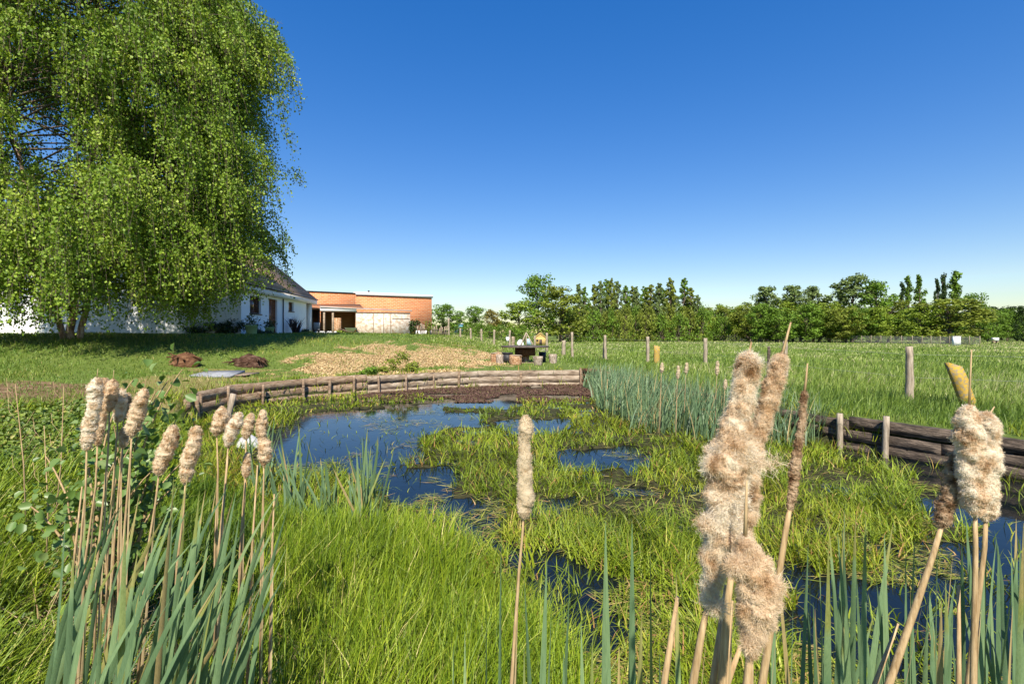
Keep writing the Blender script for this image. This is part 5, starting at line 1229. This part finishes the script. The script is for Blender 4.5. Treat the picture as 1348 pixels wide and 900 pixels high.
def cattail(label, head, stem, d, mat='fl_tan', spike=None, group=None, nf=2600, fl=.012, fw=.0012, stem_r=.0045, seed=0, wisps=0, tufts=(), lumpy=1.0):
    """head: (px, py, width px) from top to bottom, stem: (px, py) from the head down; all at depth d"""
    hp = np.array([at(a, b, d) for a, b, _ in head]); hr = np.array([c / F * d / 2 for _, _, c in head]) * .82
    sp_ = [hp[-1] + (hp[-2] - hp[-1]) * .15] + [at(a, b, d) for a, b in stem]
    last, prev = sp_[-1], sp_[-2]; g = max(h1(last[0], d), WATER) - .05
    dirn = (last - prev) / max(1e-3, abs(last[2] - prev[2])); k = max(.05, last[2] - g)
    base = last + np.array([dirn[0] * k * .5, .02, -k]); base[2] = g
    sp_.append(base)
    r = thing('cattail', label, 'cattail', base, 0, group)
    m = MB(); pts = np.array(sp_); m.tube(pts, np.linspace(stem_r * .75, stem_r * 1.5, len(pts)), 7); st = m.build('stem', M['stem'], r, True, origin=base)
    # sheathing leaf remains clinging to the stalk
    V, Q = blade_strip(np.linspace(pts[-1], pts[max(0, len(pts) - 3)], 7) + np.array([stem_r, -stem_r, 0]), stem_r * 2.4, .3, seed); np_mesh('sheath', V - base, np.array(Q), M['dead'], r, {'rnd': np.full(len(V), .5)})
    seed_head(hp, hr, M[mat], r, base, nf, fl, fw, seed + 3, wisps, [(at(a, b, d - .01), c / F * d, k) for a, b, c, k in tufts], lumpy)
    if spike:
        m = MB(); q = np.array([at(a, b, d) for a, b in spike]); m.tube(np.vstack([q, hp[:1] + (hp[1] - hp[0]) * .2]), np.linspace(stem_r * .22, stem_r * .5, len(q) + 1), 6); m.build('spike', M['stem'], r, origin=base)
    return r
def base_stalks(label, specs, d, group=None):
    for k, (a, b) in enumerate(specs):
        p0, p1 = at(*b, d), at(*a, d); g = max(h1(p0[0], d), WATER); e = p0 + (p0 - p1) / abs(p0[2] - p1[2]) * (p0[2] - g) * .6; e[2] = g - .03
        r = thing('dead_stalk', label[k], 'dead stalk', e, 0, group); m = MB(); m.tube([e - e, p0 - e, p1 - e], [.006, .005, .0028], 7); m.build('stem', M['stem'], r, True)
        V, Q = blade_strip(np.linspace(e - e, (p1 - e) * .8, 7) + np.array([.004, -.004, 0]), .011, .4, k); np_mesh('sheath', V, np.array(Q), M['dead'], r, {'rnd': np.full(len(V), .7)})

# foreground right of centre
cattail('tallest shaggy cream cattail head, torn wide open at the middle', [(986, 464, 18), (984, 490, 30), (972, 535, 34), (964, 570, 44), (957, 605, 62), (954, 640, 57), (950, 690, 48), (942, 730, 38), (936, 772, 26), (932, 796, 12)], [(925, 825), (912, 900)], .62, 'fl_cream', [(989, 450)], nf=60000, fl=.0075, fw=.00036, stem_r=.0042, seed=1, wisps=900, tufts=((985, 606, 18, 1500), (998, 610, 15, 500), (1012, 612, 14, 220), (1024, 606, 12, 80), (936, 612, 12, 900), (970, 590, 26, 3500), (930, 690, 11, 1300), (944, 798, 10, 1300), (962, 700, 18, 1800), (992, 478, 11, 900), (960, 660, 26, 2600)))
cattail('second tall shaggy head with brown tip, behind and right of the tallest', [(1030, 466, 14), (1022, 490, 26), (1009, 535, 24), (996, 578, 20), (985, 625, 32), (981, 670, 36), (971, 720, 32), (962, 756, 14)], [(958, 790), (950, 900)], .68, 'fl_tan', [(1041, 424), (1034, 450)], nf=42000, fl=.0065, fw=.00036, stem_r=.005, seed=2, wisps=300)
cattail('low stout tan head with downward swept fluff, front of the foreground trio', [(980, 706, 10), (984, 722, 34), (990, 748, 52), (996, 778, 56), (994, 810, 46), (990, 838, 28), (986, 864, 12)], [(986, 880), (984, 905)], .56, 'fl_tan', [(983, 632), (982, 670)], nf=42000, fl=.0075, fw=.00038, stem_r=.005, seed=3, tufts=((968, 745, 14, 1600), (1020, 770, 12, 1200), (986, 850, 8, 700)))
cattail('thin stripped cattail stalk with only scraps of fluff, right of the shaggy trio', [(1059, 514, 9), (1056, 550, 10), (1050, 590, 11), (1046, 620, 15), (1044, 645, 12), (1039, 672, 9)], [(1034, 700), (1020, 790), (1003, 900)], .66, 'fl_brown', [(1063, 478), (1061, 500)], nf=3500, fl=.004, fw=.0005, stem_r=.004, seed=4)
base_stalks(('pale dead stalk left of the shaggy trio', 'dead stalk rising behind the low stout head', 'thick pale dead stalk under the tallest shaggy head', 'thin dead stalk crossing under the shaggy trio'), (((892, 785), (874, 900)), ((956, 770), (938, 900)), ((963, 790), (955, 900)), ((975, 850), (955, 905))), .70)
# right edge
cattail('left head of the paired cream cattails at the right edge, with tall spike', [(1277, 534, 14), (1272, 552, 32), (1276, 585, 36), (1280, 620, 38), (1281, 655, 36), (1284, 678, 22)], [(1284, 720), (1283, 800), (1281, 905)], .92, 'fl_cream', [(1279, 460), (1277, 500)], nf=26000, fl=.0065, fw=.0006, stem_r=.0045, seed=5)
cattail('right head of the paired cream cattails at the right edge', [(1297, 542, 16), (1299, 562, 28), (1298, 600, 34), (1296, 640, 34), (1297, 668, 30), (1298, 684, 14)], [(1296, 720), (1286, 800), (1274, 905)], .95, 'fl_cream', [(1309, 535), (1303, 545)], nf=24000, fl=.0065, fw=.0006, stem_r=.0045, seed=6)
cattail('leaning slim brown head just left of the paired cream cattails', [(1261, 594, 16), (1257, 612, 20), (1251, 640, 22), (1244, 670, 22), (1239, 694, 16)], [(1228, 730), (1208, 790), (1168, 905)], .95, 'fl_brown', None, nf=7000, fl=.006, fw=.0008, stem_r=.0055, seed=7)
base_stalks(('pale dead stalk beside the paired heads at the right edge', 'thin dead stalk leaning at the foot of the leaning brown head'), (((1262, 770), (1262, 900)), ((1182, 820), (1152, 900))), 1.0)
# centre
cattail('single smooth pale cattail head standing alone at the centre', [(692, 546, 4), (692, 553, 16), (692, 566, 22), (690, 580, 17), (690, 605, 21), (691, 630, 23), (692, 655, 25), (690, 672, 20), (689, 682, 9)], [(688, 700), (683, 755), (680, 800), (673, 905)], 1.25, 'fl_white', None, nf=6500, fl=.006, fw=.0008, stem_r=.0038, seed=8, lumpy=.45)
# left clump
gl = 'left clump of cattails'
LEFT = [
 ('long cream head leftmost of the left clump', [(128, 497, 10), (125, 512, 19), (124, 535, 17), (118, 560, 19), (115, 580, 17), (114, 592, 8)], [(113, 640), (104, 740)], 2.0, 'fl_cream'),
 ('tan head tucked just right of the long leftmost one', [(138, 497, 8), (138, 515, 13), (134, 540, 14), (130, 570, 13), (128, 586, 7)], [(126, 640), (112, 740)], 2.1, 'fl_tan'),
 ('short upright tan head third from the left', [(149, 499, 9), (148, 512, 15), (146, 528, 15), (144, 541, 8)], [(142, 600), (128, 740)], 2.1, 'fl_tan'),
 ('paler head fourth from the left, half behind its neighbours', [(160, 511, 9), (159, 525, 15), (157, 545, 13), (155, 555, 7)], [(152, 600), (142, 720)], 2.2, 'fl_cream'),
 ('small narrow head between the fourth one and the slanted bushy head', [(169, 517, 6), (167, 530, 10), (165, 545, 9), (163, 552, 5)], [(160, 600), (150, 720)], 2.25, 'fl_tan'),
 ('slanted bushy head with its tip leaning right over the shrub', [(191, 511, 9), (186, 525, 18), (180, 545, 21), (175, 562, 19), (173, 573, 8)], [(172, 600), (163, 710)], 2.0, 'fl_tan'),
 ('small hanging scrap of fluff under the slanted bushy head', [(164, 563, 8), (163, 575, 12), (161, 588, 7)], [(160, 620), (156, 720)], 2.15, 'fl_tan'),
 ('plump leaning head left of the middle pair, lower than the rest', [(230, 560, 10), (225, 575, 19), (217, 595, 21), (211, 614, 18), (209, 624, 8)], [(205, 660), (192, 740)], 1.9, 'fl_tan'),
 ('plump leaning head right of the middle pair', [(259, 560, 10), (256, 578, 19), (250, 600, 21), (246, 622, 18), (244, 635, 8)], [(242, 670), (233, 745)], 1.9, 'fl_tan'),
 ('rounded head at the left of the right hand group in the clump', [(293, 535, 10), (291, 550, 22), (287, 563, 20), (285, 572, 9)], [(287, 620), (283, 720)], 2.3, 'fl_tan'),
 ('cream slanted head beside the rounded one', [(316, 543, 10), (310, 556, 19), (304, 572, 18), (300, 587, 9)], [(296, 640), (288, 720)], 2.2, 'fl_cream'),
 ('small tan head between the slanted cream one and the double one', [(331, 544, 8), (328, 555, 15), (325, 568, 14), (324, 577, 7)], [(322, 640), (316, 720)], 2.4, 'fl_tan'),
 ('double-lobed head at the right end of the left clump', [(346, 539, 8), (345, 552, 15), (344, 565, 14), (345, 575, 9), (348, 585, 17), (349, 600, 18), (347, 613, 8)], [(347, 640), (344, 720)], 2.2, 'fl_tan'),
 ('tiny low head under the small tan one', [(326, 595, 5), (325, 607, 10), (324, 621, 9), (323, 627, 4)], [(322, 660), (318, 720)], 2.3, 'fl_tan')]
for k, (lab, hd, st, d, mt) in enumerate(LEFT):
    cattail(lab, hd, st, d, mt, [(hd[0][0] + 1, hd[0][1] - 12)] if k in (0, 2, 5) else None, gl, 4200, .010, .0015, .0038, 40 + k)
base_stalks(('bare headless stalk at the right end of the left clump', 'bare stalk under the rounded head', 'bare pale stalk at the left foot of the left clump', 'bare stalk just left of the double-lobed head'),
            (((361, 650), (358, 730)), ((300, 600), (290, 720)), ((108, 640), (96, 750)), ((339, 612), (332, 720))), 2.15)
# far heads in the reed bed
for k, (px, t, b, d, lab) in enumerate(((871.8, 477, 491, 9.5, 'pale head above the reed bed, first from the left'), (893, 481, 499, 9.2, 'pale head above the reed bed, plumper second from the left'), (904, 477, 492, 9.8, 'pale head above the reed bed, third from the left'), (944.6, 475, 494, 9.4, 'tall pale head above the reed bed beside the shaggy foreground head'), (955, 499, 513, 9.0, 'low pale head in the reed bed touching the shaggy foreground head'))):
    cattail(lab, [(px, t, 3), (px, t + 4, 4.5), (px - .5, (t + b) / 2 + 2, 6), (px - 1, b, 3)], [(px - 2, b + 20), (px - 3, b + 45)], d, 'fl_white', [(px + .3, t - 5)], 'pale heads over the reed bed', 350, .02, .006, .0045, 80 + k)
